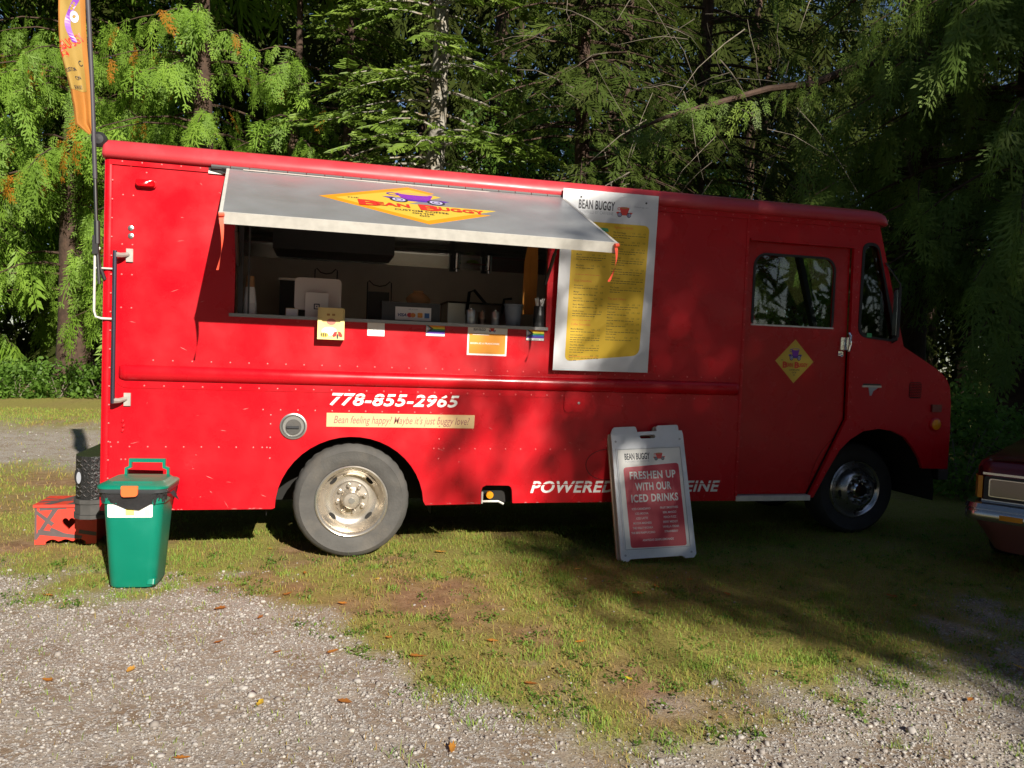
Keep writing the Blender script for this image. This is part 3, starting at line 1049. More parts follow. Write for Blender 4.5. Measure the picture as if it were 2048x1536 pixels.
for k in range(30):                                          # chipped lower edge
    x = random.choice([random.uniform(0.02, 1.04), random.uniform(2.1, 2.46), random.uniform(2.75, 4.48)])
    L, h_ = random.uniform(0.008, 0.05), random.uniform(0.002, 0.007)
    zb = 0.361 if x < 1.1 else 0.3815
    sf.add([SIDE(x, zb, 0.0006), SIDE(x + L, zb, 0.0006), SIDE(x + L * 0.8, zb + h_ * 0.6, 0.0006), SIDE(x + L * 0.4, zb + h_, 0.0006)], [(0, 1, 2, 3)])
tag(sf.make('paint_scratches', mat('bare_scratch', (0.55, 0.16, 0.15), 0.5), TR), kind='stuff')
# small things fixed to the side
B().lathe([(0.088, 0), (0.088, -0.012), (0.078, -0.014), (0.070, -0.006), (0.068, 0.0), (0.0, 0.001)], (1.178, -0.001, 0.918), 32).make('fuel_filler', STEEL, TR, True, 30)
fc = B().lathe([(0.052, -0.001), (0.050, -0.012), (0.0, -0.014)], (1.178, 0, 0.912), 24).make('filler_cap', TYREL, TR, True, 30)
B().box((1.135, -0.026, 0.905), (1.215, -0.013, 0.92)).make('cap_grip', TYRED, fc)
flat('access_hatch', rrect(3.074, 1.045, 3.228, 1.20, 0.03), SIDE, 0.0046, RED, TR, 0.005)
B().lathe([(0.010, 0), (0.010, -0.004), (0.0, -0.005)], (3.185, -0.0095, 1.115), 10).make('hatch_lock', STEEL, TR)
pl = ell(3.42, 0.66, 0.16, 0.115, 40)
flat('round_hatch_ring', [pl, ell(3.42, 0.66, 0.156, 0.111, 40)], SIDE, 0.0005, DARK, TR, 0.0025)
b = B()
b.add(*(lambda q: (q.v, q.f))(prism([rrect(0.178, 2.423, 0.30, 2.476, 0.018)], SIDE, 0.0, 0.02)))
b.make('marker_base', RED, TR)
B().loft([[SIDE(0.239 + (x - 0.239) * k, 2.45 + (z - 2.45) * k, h) for x, z in rrect(0.183, 2.427, 0.296, 2.472, 0.016)] for k, h in ((1, 0.021), (0.98, 0.035), (0.86, 0.045))]).make('marker_light', REDLENS, TR, True, 60)
for x, z in ((0.155, 2.165), (0.156, 2.115)):
    B().lathe([(0.017, 0), (0.017, -0.006), (0.009, -0.008), (0.009, -0.014), (0.0, -0.015)], (x, 0, z), 12).make('bolt', STEEL, TR)
for x, z in ((0.125, 0.935), (0.13, 0.905), (0.125, 0.875)):
    B().lathe([(0.012, 0), (0.010, -0.008), (0.0, -0.010)], (x, 0, z), 10).make('bolt', RED, TR)
# grab rail
B().tube([(0.083, -0.075, 1.055), (0.083, -0.075, 2.01)], 0.0125, 10).make('grab_rail', mat('dark_steel', (0.10, 0.10, 0.14), 0.25, 0.8), TR, True)
for z in (1.07, 1.985):
    q = B()
    q.tube([(0.083, -0.075, z), (0.11, -0.05, z), (0.145, -0.012, z + 0.012)], [0.019, 0.016, 0.013], 8)
    q.box((0.132, -0.014, z - 0.035), (0.172, 0.0, z + 0.048))
    q.make('rail_bracket', mat('cast_alloy', (0.40, 0.38, 0.34), 0.5, 0.4, var=0.15, vscale=20), TR, True)
B().tube([(-0.02, -0.01, 2.03), (-0.045, -0.02, 1.98), (-0.045, -0.02, 1.63), (-0.035, -0.02, 1.595), (0.0, -0.02, 1.585), (0.075, -0.02, 1.585)], 0.0075, 8).make('rear_handle', ALUEDGE, TR, True)
B().tube([(-0.04, -0.02, 1.90), (0.075, -0.02, 1.90)], 0.006, 8).make('rear_handle', ALUEDGE, TR, True)
# nose details
mk = B().box((6.255, -0.022, 1.105), (6.345, 0.0, 1.165)).make('side_marker', DARKLENS, TR)
B().lathe([(0.055, 0), (0.055, -0.012), (0.046, -0.02), (0.0, -0.022)], (6.305, 0, 1.0), 24).make('turn_lamp_ring', RED, TR, True, 30)
B().lathe([(0.043, -0.021), (0.036, -0.028), (0.0, -0.032)], (6.305, 0, 1.0), 24).make('turn_lamp', AMBER, TR, True, 60)
vt = flat('vent', rrect(6.035, 1.213, 6.155, 1.345, 0.018), SIDE, 0.0003, DARK, TR, 0.0016)
for k in range(9):
    pts = [(6.04 + 0.11 * i / 10, 1.222 + k * 0.0135 + (0.004 if i % 2 else 0.0)) for i in range(11)]
    prism([pts + [(x, z + 0.006) for x, z in reversed(pts)]], SIDE, 0.002, 0.007).make('vent_louvre', RED, vt)
em = flat('emblem', [(5.585, 1.292), (5.765, 1.292), (5.765, 1.308), (5.585, 1.308)], SIDE, 0.0005, STEEL, TR, 0.006)
flat('emblem_letters', [(5.59, 1.309), (5.76, 1.309), (5.755, 1.322), (5.595, 1.322)], SIDE, 0.0005, BLACKP, em, 0.005)
flat('emblem_leg', [(5.66, 1.225), (5.675, 1.225), (5.69, 1.262), (5.735, 1.291), (5.645, 1.291)], SIDE, 0.0005, PGREY, em, 0.005)
mr_ = B()
mr_.box((5.815, -0.085, 1.70), (5.84, -0.03, 2.10))
mr_.tube([(5.84, -0.005, 1.66), (5.845, -0.055, 1.68), (5.845, -0.06, 2.13), (5.74, -0.005, 2.30)], 0.007, 6)
mr_.make('wing_mirror', BLACKP, TR)
B().box((5.808, -0.08, 1.72), (5.813, -0.035, 2.08)).make('mirror_glass', CHROME, TR)
flat('window_sticker', rrect(5.60, 1.695, 5.645, 1.728), SIDE, 0.0065, PGREEN, TR)
# rear step bumper
bo = [(0.02, 0.06), (0.02, 2.1), (-0.17, 2.1), (-0.185, 2.0), (-0.185, 0.16), (-0.165, 0.085), (-0.12, 0.035), (-0.06, 0.025)]
GR = Fr((0, 0, 0), (1, 0, 0), (0, 1, 0))
BPL = mat('bumper_black_plate', (0.022, 0.022, 0.022), 0.35, 0.3, bump=0.5, bscale=55)
rb = B()
rb.loft([[(x, y, z) for x, y in bo] for z in (0.425, 0.43, 0.69, 0.702)])
rb.make('rear_bumper', BPL, TR)
bs2 = B()
for i in range(6):
    for k in range(9):
        x, z = -0.135 + 0.022 * i, 0.455 + 0.028 * k
        if (x + 0.115) ** 2 / 0.03 ** 2 + (z - 0.575) ** 2 / 0.055 ** 2 < 1:
            continue
        s = 1 if (i + k) % 2 else -1
        yy = 0.033 if x > -0.12 else 0.045
        bs2.add([(x - 0.007, yy - 0.014, z - 0.007 * s), (x + 0.007, yy - 0.014, z + 0.007 * s), (x + 0.005, yy - 0.019, z + 0.009 * s), (x - 0.009, yy - 0.019, z - 0.004 * s)], [(0, 1, 2, 3)])
tag(bs2.make('tread_lugs', STEEL, TR), kind='stuff')
rbb = B()
for z0, z1, e in ((0.300, 0.325, 0.012), (0.327, 0.395, 0.004), (0.397, 0.424, 0.014)):
    rbb.loft([[(x + (x + 0.08) * e * 6, y + (y - 1.08) * e * 0.9, z) for x, y in bo] for z in (z0, z1)])
rbb.make('bumper_rubber', mat('grey_rubber', (0.055, 0.053, 0.05), 0.7, var=0.15, vscale=20), TR)
SB = Fr((-0.135, 0.042, 0.575), (0.92, -0.39, 0), (0, 0, 1))
flat('bumper_hole_shade', ell(0, 0, 0.026, 0.055, 20), SB, 0.004, DARK, TR, 0.004)  # dark oval on the solid plate, standing in for a shaded hole
flat('hole_lining', ell(0.006, -0.008, 0.016, 0.038, 20), SB, 0.0085, PGREY, TR, 0.001)
B().box((-0.15, 0.3, 0.30), (0.0, 1.9, 0.44)).make('bumper_bracket', DARK, TR)
# items in the notch under the skirt
B().box((2.48, 0.10, 0.37), (2.73, 0.14, 0.55)).make('notch_back', DARK, TR)
B().lathe([(0.026, 0.02), (0.026, -0.01), (0.0, -0.012)], (2.555, 0.05, 0.432), 16).make('tank_cap', AMBER, TR, True, 30)
B().tube([(2.50, 0.05, 0.37), (2.50, 0.05, 0.455)], 0.007, 6).tube([(2.50, 0.05, 0.385), (2.62, 0.05, 0.385), (2.66, 0.05, 0.365)], 0.008, 6).make('tank_bracket', ALUEDGE, TR)

# serving window
B().box((0.70, 0.031, 1.52), (3.0, 0.075, 1.64)).box((0.70, 0.031, 2.505), (3.0, 0.075, 2.58)).box((0.70, 0.031, 1.64), (0.783, 0.075, 2.505)).box((2.917, 0.031, 1.64), (3.0, 0.075, 2.505)).make('window_frame', INDARK, TR)
B().box((0.755, -0.024, 1.634), (2.925, 0.55, 1.656)).make('counter', mat('counter_steel_shaded', (0.30, 0.29, 0.28), 0.3, 0.7), TR)  # steel colour darkened to hold the awning's shade
B().box((0.80, 0.06, 1.653), (0.83, 0.07, 2.49)).box((0.86, 0.06, 1.653), (0.872, 0.07, 2.49)).make('window_track', INDARK, TR)
B().box((0.05, 2.12, 0.6), (4.45, 2.165, 2.40)).make('inner_wall', INWALL, TR)
B().box((0.06, 2.108, 2.26), (4.44, 2.1195, 2.38)).make('steel_panel', INSTEEL, TR)
cv = B()
cv.loft([[(x, 2.12 - 0.10 * (1 - math.cos(R(a))), 2.38 + 0.085 * math.sin(R(a))) for a in range(0, 91, 10)] for x in (0.05, 1.4, 2.6, 4.45)], False, False)
cv.make('ceiling_cove', INSTEEL, TR, True)
B().box((0.05, 0.08, 2.462), (4.45, 2.04, 2.48)).make('ceiling', INSTEEL, TR)
B().box((0.04, 0.04, 0.6), (0.07, 2.12, 2.46)).make('inner_rear_wall', INWALL, TR)
B().box((0.07, 0.05, 0.87), (4.45, 2.12, 0.90)).make('kitchen_floor', STEEL, TR)
B().box((0.10, 1.5, 0.6), (4.4, 2.11, 1.62)).make('back_counter', STEEL, TR)
B().box((0.93, 1.35, 2.26), (1.93, 1.95, 2.455)).make('ceiling_cabinet', INDARK, TR)

# awning
HL, HR, FL, FR_ = Vector((.728, -.03, 2.586)), Vector((2.993, -.03, 2.590)), Vector((.806, -.96, 2.158)), Vector((3.063, -.96, 2.150))
AU = (FR_ - FL).normalized()
AV = ((HL + HR) / 2 - (FL + FR_) / 2)
AWN = Fr(FL, AU, (AV - AV.dot(AU) * AU))
down = -0.034 * AWN.n
q = [FL, FR_, HR, HL]
aw = B().add(q + [p + down for p in q], [(0, 1, 2, 3), (7, 6, 5, 4), (0, 4, 5, 1), (1, 5, 6, 2), (2, 6, 7, 3), (3, 7, 4, 0)]).make('awning', ALU, TR)
fo = [FL - AU * 0.006 - AWN.v * 0.012, FR_ + AU * 0.006 - AWN.v * 0.012, FR_ + AU * 0.006 - AWN.v * 0.002, FL - AU * 0.006 - AWN.v * 0.002]
fo = [p + AWN.n * 0.003 for p in fo]
B().add(fo + [p - 0.064 * AWN.n for p in fo], [(0, 1, 2, 3), (7, 6, 5, 4), (0, 4, 5, 1), (1, 5, 6, 2), (2, 6, 7, 3), (3, 7, 4, 0)]).make('awning_front_edge', ALUEDGE, aw)
for a_, b_ in ((HL, FL), (FR_, HR)):
    d_ = (b_ - a_).normalized()
    o_ = AU * (-0.005 if a_ is HL else 0.005)
    w_ = AU * (0.018 if a_ is HL else -0.018)
    k4 = [a_ + o_, b_ + o_, b_ + o_ + w_, a_ + o_ + w_]
    k4 = [p + AWN.n * 0.0015 for p in k4]
    B().add(k4 + [p - 0.04 * AWN.n for p in k4], [(0, 1, 2, 3), (7, 6, 5, 4), (0, 4, 5, 1), (1, 5, 6, 2), (2, 6, 7, 3), (3, 7, 4, 0)]).make('awning_side_edge', ALUEDGE, aw)
HINGE = mat('hinge_dark', (0.10, 0.10, 0.10), 0.5, 0.5)
for k in range(20):
    x0 = 0.63 + k * 0.1185
    B().tube([(x0, -0.022, 2.590), (x0 + 0.1135, -0.022, 2.590)], 0.017, 8).make('hinge_knuckle', HINGE, aw, True)
B().add([(0.61, -0.011, 2.60), (0.735, -0.05, 2.575), (0.735, -0.03, 2.55), (0.61, -0.011, 2.565)], [(0, 3, 2, 1)]).make('hinge_flap', BLACKR, aw)
flat('hinge_plate', rrect(0.61, 2.548, 0.70, 2.566), SIDE, 0.0105, ALUEDGE, aw, 0.002)
flat('top_strip', rrect(0.02, 0.985, 2.2, 1.005), AWN, 0.001, ALUEDGE, aw, 0.002)
for x in (0.80, 2.905):
    B().tube([(x, 0.02, 1.97), (x + 0.012, -0.35, 2.36)], 0.009, 8).tube([(x, 0.02, 1.97), (x + 0.006, -0.17, 2.17)], 0.013, 8).make('gas_strut', BLACKP, TR, True)


# ------------------------------------------------------------------ logos and lettering
def wheel_logo(fr, u, v, r_, h, parent, pale):
    flat('print_wheel', ell(u, v, r_, r_, 20), fr, h, PDARK, parent, 0.0004)
    flat('print_wheel', ell(u, v, r_ * 0.72, r_ * 0.72, 20), fr, h + 0.0006, pale, parent, 0.0003)
    flat('print_wheel', [ell(u, v, r_ * 0.45, r_ * 0.45, 16), ell(u, v, r_ * 0.3, r_ * 0.3, 16)], fr, h + 0.0011, PDARK, parent, 0.0003)


LAV = mat('print_lavender', (0.45, 0.42, 0.65), 0.4)
COFFEE = mat('print_coffee', (0.35, 0.16, 0.03), 0.4)


def buggy(fr, h, parent, cup, chassis, pale, kx=1.0):
    """a coffee cup on a buggy; about 1 wide, wheels at v=0"""
    flat('print_chassis', [(-0.62, 0.16), (-0.45, 0.20), (-0.2, 0.15), (0.2, 0.15), (0.45, 0.20), (0.62, 0.16), (0.5, 0.05), (0.2, -0.02), (-0.2, -0.02), (-0.5, 0.05)], fr, h, chassis, parent, 0.0004)
    flat('print_cup', [(-0.25, 0.10), (0.25, 0.10), (0.30, 0.30), (0.36, 0.47), (-0.36, 0.47), (-0.30, 0.30)], fr, h + 0.0005, cup, parent, 0.0003)
    flat('print_cup_rim', ell(0, 0.47, 0.36, 0.075, 20), fr, h + 0.001, cup, parent, 0.0002)
    flat('print_coffee', ell(0, 0.475, 0.29, 0.048, 20), fr, h + 0.0014, COFFEE if cup is not PURPLE else YELLOWL, parent, 0.0002)
    flat('print_cup_handle', [ell(-0.40, 0.40, 0.12, 0.10, 16), ell(-0.40, 0.40, 0.08, 0.06, 16)], fr, h + 0.0008, chassis, parent, 0.0003)
    for s in (-1, 1):
        wheel_logo(fr, 0.34 * s, 0.0, 0.165, h + 0.0017, parent, pale)


class Stretch:
    def __init__(s, f, u0, v0, a, b):
        s.f, s.u0, s.v0, s.a, s.b = f, u0, v0, a, b

    def __call__(s, u, v, h=0.0):
        return s.f(s.u0 + u * s.a, s.v0 + v * s.b, h)


def diamond_logo(fr, h, parent, border=ORANGE):
    """diamond of half diagonals 1"""
    dl = flat('logo_decal', [(-1, 0), (0, -1), (1, 0), (0, 1)], fr, h, border, parent, 0.0008)
    flat('print_field', [(-0.84, 0), (0, -0.84), (0.84, 0), (0, 0.84)], fr, h + 0.001, YELLOWL, dl, 0.0004)
    buggy(Stretch(fr, 0.02, 0.16, 0.58, 0.80), h + 0.0018, dl, PURPLE, PURPLED, LAV)
    b = B()
    text_to(b, 'B', -0.52, -0.30, 0.27, fr, h + 0.0045, offset=0.035, width=0.22)
    text_to(b, 'EAN', -0.27, -0.25, 0.17, fr, h + 0.0045, offset=0.03, width=0.34)
    text_to(b, 'B', 0.10, -0.30, 0.27, fr, h + 0.0045, offset=0.035, width=0.22)
    text_to(b, 'UGGY', 0.44, -0.25, 0.17, fr, h + 0.0045, offset=0.03, width=0.48)
    tag(b.make('print_name', PRED, dl), kind='stuff')
    b = B()
    text_to(b, 'CUSTOM COFFEE', 0.0, -0.43, 0.075, fr, h + 0.0045, offset=0.01, width=0.55)
    text_to(b, 'ON THE', 0.0, -0.55, 0.07, fr, h + 0.0045, offset=0.01, width=0.22)
    text_to(b, 'GO', 0.0, -0.66, 0.07, fr, h + 0.0045, offset=0.01, width=0.10)
    text_to(b, 'THE', -0.66, 0.02, 0.05, fr, h + 0.0045, offset=0.01, width=0.12)
    tag(b.make('print_tagline', PDARK, dl), kind='stuff')
    return dl


class Skew:
    def __init__(s, f, c, eu, ev):
        s.f, s.c, s.eu, s.ev = f, c, eu, ev

    def __call__(s, u, v, h=0.0):
        return s.f(s.c[0] + u * s.eu[0] + v * s.ev[0], s.c[1] + u * s.eu[1] + v * s.ev[1], h)


diamond_logo(Skew(AWN, (1.098, 0.495), (0.594, -0.012), (-0.03, 0.425)), 0.0012, aw)
diamond_logo(Skew(SIDE, (4.982, 1.480), (0.171, 0.0), (0.0, 0.173)), -0.0355, door_near, YELLOWL)


def slot_text(name, s, x0, x1, z0, z1, m, parent):
    """italic block lettering with a thin slit across its upper third"""
    b = B()
    V, F = text_geo(s, 0.026, 0.25, 'LEFT', 3, 1.08)
    xs, ys = [v[0] for v in V], [v[1] for v in V]
    sx, sy = (x1 - x0) / (max(xs) - min(xs)), (z1 - z0) / (max(ys) - min(ys))
    b.add([SIDE(x0 + (x - min(xs)) * sx, z0 + (y - min(ys)) * sy, 0.0012) for x, y in V], F)
    o = b.make(name, m, parent)
    zz = z0 + 0.70 * (z1 - z0)
    flat('letter_slit', rrect(x0 - 0.005, zz - 0.003, x1 + 0.02, zz + 0.004), SIDE, 0.0014, RED, o, 0.0004)
    return o


slot_text('phone_lettering', '778-855-2965', 1.41, 2.30, 1.062, 1.150, VINYL, TR)
slot_text('slogan_lettering', 'POWERED BY CAFFEINE', 2.845, 4.362, 0.452, 0.540, VINYL, TR)
st = flat('slogan_sticker', [(1.393, 0.918), (2.412, 0.918), (2.415, 1.012), (1.393, 1.012)], SIDE, 0.0008, CREAM, TR)
text('sticker_script', "Bean feeling happy? Maybe it's just buggy love?", 1.905, 0.942, 0.052, SIDE, 0.0024, SCRIPT, st, shear=0.3, offset=0.005, width=0.94)
# small cards under the counter
cd = flat('blank_card', rrect(1.648, 1.545, 1.764, 1.643), SIDE, 0.0008, VINYL, TR)


def pride(x0, z0, x1, z1):
    o = flat('flag_sticker', rrect(x0, z0, x1, z1), SIDE, 0.0008, VINYL, TR)
    flat('sticker_border', [rrect(x0 - 0.003, z0 - 0.003, x1 + 0.003, z1 + 0.003), rrect(x0, z0, x1, z1)], SIDE, 0.0008, PDARK, o)
    zb = z0 + 0.18 * (z1 - z0)
    cols = [(0.10, 0.02, 0.35), (0.02, 0.09, 0.45), (0.03, 0.28, 0.05), (0.75, 0.60, 0.02), (0.80, 0.25, 0.01), (0.62, 0.02, 0.02)]
    for k, c in enumerate(cols):
        a, b_ = zb + (z1 - zb) * k / 6, zb + (z1 - zb) * (k + 1) / 6
        flat('print_stripe', rrect(x0, a, x1, b_), SIDE, 0.0022, mat('stripe_%d' % k, c, 0.4), o, 0.0003)
    zm = (zb + z1) / 2
    w_ = (x1 - x0)
    for k, (f, c) in enumerate(((0.40, (0.02, 0.02, 0.02)), (0.32, (0.16, 0.07, 0.03)), (0.24, (0.25, 0.55, 0.70)), (0.17, (0.75, 0.40, 0.48)), (0.10, (0.8, 0.8, 0.8)))):
        hh = (z1 - zb) / 2 * (0.3 + 0.7 * f / 0.40) if k else (z1 - zb) / 2
        flat('print_chevron', [(x0, zm - hh), (x0 + f * w_, zm), (x0, zm + hh)], SIDE, 0.0027 + k * 0.0005, mat('chevron_%d' % k, c, 0.4), o, 0.0003)
    text('print_caption', 'ALL ARE WELCOME HERE', (x0 + x1) / 2, z0 + 0.003, 0.008, SIDE, 0.0024, PDARK, o, width=w_ * 0.9)
    return o


pride(2.050, 1.562, 2.180, 1.645)
pride(2.772, 1.560, 2.902, 1.645)
no = flat('notice_sheet', [(2.342, 1.438), (2.628, 1.438), (2.632, 1.648), (2.345, 1.648)], SIDE, 0.0008, VINYL, TR)
flat('print_orange_field', rrect(2.355, 1.450, 2.618, 1.592), SIDE, 0.0022, ORANGE, no, 0.0003)
text('print_title', 'BEAN BUGGY', 2.43, 1.612, 0.018, SIDE, 0.0024, PDARK, no, offset=0.02, width=0.09)
buggy(Stretch(SIDE, 2.52, 1.612, 0.045, 0.045), 0.0022, no, PRED, PRED, LAV)
b = B()
text_to(b, 'BEGIN AS A FRANCHISEE', 2.47, 1.517, 0.012, SIDE, 0.0028, offset=0.015, width=0.21)
b.add([SIDE(u, v, 0.0028) for u, v in rrect(2.38, 1.582, 2.50, 1.587)], [(0, 1, 2, 3)])
b.make('print_lines', VINYL, no)

# ------------------------------------------------------------------ menu board
MO = Vector((2.960, -0.062, 1.352))
MENU = Fr(MO, (0.73, 0, 0.002), (0.028, -0.004, 1.296))
MW, MH = 0.732, 1.297
mb = thing('menu_board', 'tall white menu board with yellow drinks list hung beside the serving window', 'menu board', (3.34, -0.06, 1.352))
bd = flat('board', [[(0, 0), (MW, 0), (MW, MH), (0, MH)]], MENU, -0.004, WHITE, mb, 0.005)
yf = roundpoly([(0.085, 0.065), (0.655, 0.125), (0.675, 1.075), (0.085, 1.075)], [0.05, 0.06, 0.05, 0.05], 5)
flat('print_yellow_field', yf, MENU, 0.0012, YELLOW, mb, 0.0004)
b = B()
text('print_name', 'BEAN BUGGY', 0.255, 1.165, 0.062, MENU, 0.0016, PDARK, mb, offset=0.026, width=0.275, space=1.06)
for u, v in ((0.135, 1.245), (0.636, 1.238)):
    flat('screw', ell(u, v, 0.007, 0.007, 10), MENU, 0.0012, PDARK, mb, 0.003)
text('print_slogan', 'POWERED BY CAFFEINE', 0.255, 1.132, 0.022, MENU, 0.0016, PGREY, mb, width=0.26)
text('print_address', 'thebeanbuggy.com', 0.60, 1.20, 0.011, MENU, 0.0016, PGREY, mb, width=0.11)
buggy(Stretch(MENU, 0.470, 1.140, 0.105, 0.105), 0.0016, mb, PRED, PRED, LAV)
flat('print_green_bar', [(0.09, 1.022), (0.36, 1.010), (0.352, 1.035), (0.09, 1.046)], MENU, 0.002, PGREEN, mb, 0.0003)
ink, org = B(), B()


def words(b, u0, u1, v, hh):
    u = u0
    while u < u1 - 0.01:
        w_ = min(random.uniform(0.012, 0.034), u1 - u)
        b.add([MENU(x, y, 0.0022) for x, y in rrect(u, v, u + w_, v + hh)], [(0, 1, 2, 3)])
        u += w_ + 0.005


def entry(u0, u1, v, title, prices, lines, last):
    text_to(ink, title, u0, v, 0.0125, MENU, 0.0022, offset=0.006, align='LEFT', sx=0.85)
    for k in range(prices):
        text_to(ink, random.choice(['4.75', '5.25', '5.50', '6.25', '3.75', '7.50', '8.25']), u1 - 0.005 - (prices - 1 - k) * 0.043, v, 0.011, MENU, 0.0022, align='RIGHT', sx=0.8)
    for k in range(lines):
        v2 = v - 0.016 * (k + 1)
        words(ink, u0, u0 + (u1 - u0) * (last if k == lines - 1 else 0.97), v2, 0.0042)
    return v - 0.016 * lines


text_to(org, 'Espresso Drinks', 0.12, 1.052, 0.016, MENU, 0.0022, offset=0.006, align='LEFT', sx=0.85)
v = 0.955
for tt, pr_, ln, la in (('Americano', 3, 1, .7), ('Latte', 3, 1, .8), ('Mocha', 3, 2, .9), ('Macchiato', 3, 1, .6), ):
    v = entry(0.125, 0.355, v, tt, pr_, ln, la) - 0.046
words(org, 0.125, 0.31, v, 0.004)
v -= 0.05
text_to(org, 'Fruit Smoothies', 0.12, v, 0.017, MENU, 0.0022, offset=0.008, align='LEFT', sx=0.85)
v -= 0.032
for tt, pr_, ln, la in (('Strawberry', 2, 1, .85), ('Mango', 2, 1, .75), ('Peach Fuzz', 2, 1, .7), ('Berry Medley', 2, 1, .85), ('Vanilla Cream', 2, 2, .75)):
    v = entry(0.12, 0.35, v, tt, pr_, ln, la) - 0.030
words(org, 0.12, 0.27, v, 0.004)
v -= 0.036
text_to(org, 'Coffee Smoothies', 0.115, v, 0.017, MENU, 0.0022, offset=0.008, align='LEFT', sx=0.85)
v -= 0.032
for tt, pr_, ln, la in (('Mocha Madness', 2, 1, .8), ('Iced Canadiano', 2, 3, .4), ('The Willy Wonka', 2, 3, .5), ('Iced Latte', 2, 2, .3)):
    v = entry(0.115, 0.345, v, tt, pr_, ln, la) - 0.026
words(org, 0.11, 0.34, max(v, 0.10), 0.004)
text_to(org, 'Signature Drinks', 0.40, 1.040, 0.018, MENU, 0.0022, offset=0.006, align='LEFT', sx=0.85)
v = 1.005
for tt, pr_, ln, la in (('The Bean Buggy', 3, 2, .5), ('Caramel Latte', 3, 1, .8), ('Vanilla Mocha', 3, 2, .7), ('The Drifter', 3, 3, .4), ('The Roadster', 3, 2, .9), ('The Cruiser', 3, 2, .8), ('The Coupe', 3, 2, .3)):
    v = entry(0.395, 0.655, v, tt, pr_, ln, la) - 0.034
v -= 0.02
text_to(org, 'Tea and Others', 0.385, v, 0.018, MENU, 0.0022, offset=0.006, align='LEFT', sx=0.85)
v -= 0.036
for tt, pr_, ln, la in (('Hot Chocolate', 3, 2, .7), ('Chai Latte', 3, 1, .6), ('Matcha', 3, 1, .8), ('Hot Tea', 3, 1, .6), ('Steamer', 3, 2, .3), ('London Fog', 3, 1, .8)):
    v = entry(0.385, 0.645, v, tt, pr_, ln, la) - 0.026
tag(ink.make('print_menu_text', PMENU, mb), kind='stuff')
tag(org.make('print_headings', PORTXT, mb), kind='stuff')

# ------------------------------------------------------------------ folding pavement sign leaning on the truck
SO = Vector((3.456, -0.288, 0.004))
SG = Fr(SO, (0.55, -0.071, 0.037), (-0.029, 0.262, 0.935))
SW_, SH_ = 0.556, 0.972
sg = thing('pavement_sign', 'white folding pavement sign with red iced drinks poster leaning on the truck', 'sign', (3.73, -0.3, 0))
fo = [(0.0, 0.03), (0.012, 0.004), (0.05, 0.0), (0.07, 0.018), (0.45, 0.022), (0.475, 0.004), (0.535, 0.004), (0.556, 0.03), (0.550, 0.90), (0.545, 0.928),
      (0.52, 0.930), (0.518, 0.965), (0.508, 0.972), (0.365, 0.972), (0.352, 0.962), (0.352, 0.932), (0.205, 0.930), (0.198, 0.965), (0.188, 0.972), (0.035, 0.972), (0.022, 0.962), (0.006, 0.925)]
slot = rrect(0.222, 0.880, 0.338, 0.906, 0.012)
flat('front_panel', [fo, slot], SG, -0.028, WHITEPL, sg, 0.028)
flat('back_panel', [[(0.556 - u, v) for u, v in reversed(fo)], slot], Fr(SO + Vector((-0.014, 0.038, -0.012)), SG.u, SG.v), -0.030, mat('board_back_tan', (0.50, 0.38, 0.28), 0.6, var=0.1), sg, 0.028)
flat('panel_frame', [rrect(0.030, 0.075, 0.526, 0.815, 0.008), rrect(0.038, 0.083, 0.518, 0.807, 0.004)], SG, 0.0002, WHITEPL, sg, 0.006)
flat('panel_groove', [rrect(0.038, 0.083, 0.518, 0.807, 0.004), rrect(0.042, 0.087, 0.514, 0.803, 0.003)], SG, 0.0003, PGREY, sg, 0.0009)
for u, v, w_ in ((0.20, 0.845, 0.004), (0.20, 0.86, 0.004)):
    pass
for u in (0.035, 0.521):
    for v in (0.045, 0.865):
        B().lathe([(0.009, 0.0), (0.007, 0.002), (0.0, 0.002)], (0, 0, 0), 10, 'Z').v
        f2 = Sub(SG, u, v)
        flat('screw', ell(0, 0, 0.008, 0.008, 10), f2, 0.0002, PGREY, sg, 0.002)
ps = flat('poster', rrect(0.043, 0.088, 0.513, 0.802), SG, 0.0004, VINYL, sg, 0.0006)
pf = roundpoly([(0.080, 0.095), (0.492, 0.092), (0.492, 0.690), (0.075, 0.672)], [0.02, 0.02, 0.025, 0.025], 4)
flat('print_red_field', pf, SG, 0.0013, PREDB, ps, 0.0003)
text('print_name', 'BEAN BUGGY', 0.185, 0.728, 0.045, SG, 0.0016, PDARK, ps, offset=0.03, width=0.19)
text('print_slogan', 'POWERED BY CAFFEINE', 0.185, 0.707, 0.012, SG, 0.0016, PGREY, ps, width=0.18)
buggy(Stretch(SG, 0.352, 0.727, 0.075, 0.08), 0.0013, ps, PRED, PRED, PGREY)
for s_, u, v, h_, w_ in (('FRESHEN UP', 0.288, 0.585, 0.053, 0.345), ('WITH OUR', 0.285, 0.502, 0.053, 0.270), ('ICED DRINKS', 0.288, 0.418, 0.053, 0.350)):
    text('print_headline', s_, u, v, h_, SG, 0.0018, VINYL, ps, offset=0.032, width=w_, space=1.10)
b = B()
for k, s_ in enumerate(('ICED CANADIANO', 'ICED MOCHA', 'ICED LATTE', 'MOCHA MADNESS', 'THE WILLY WONKA', "THE BB'S FRAPPUCCINO")):
    text_to(b, s_, 0.180, 0.362 - k * 0.034, 0.0145, SG, 0.0018, offset=0.015, sx=0.78)
for k, s_ in enumerate(('FRUIT SMOOTHIES', 'BERL MANGO', 'PEACH FUZZ', 'BERRY MEDLEY', 'VANILLA CREAM', 'STRAWBERRY')):
    text_to(b, s_, 0.388, 0.362 - k * 0.034, 0.0145, SG, 0.0018, offset=0.015, sx=0.78)
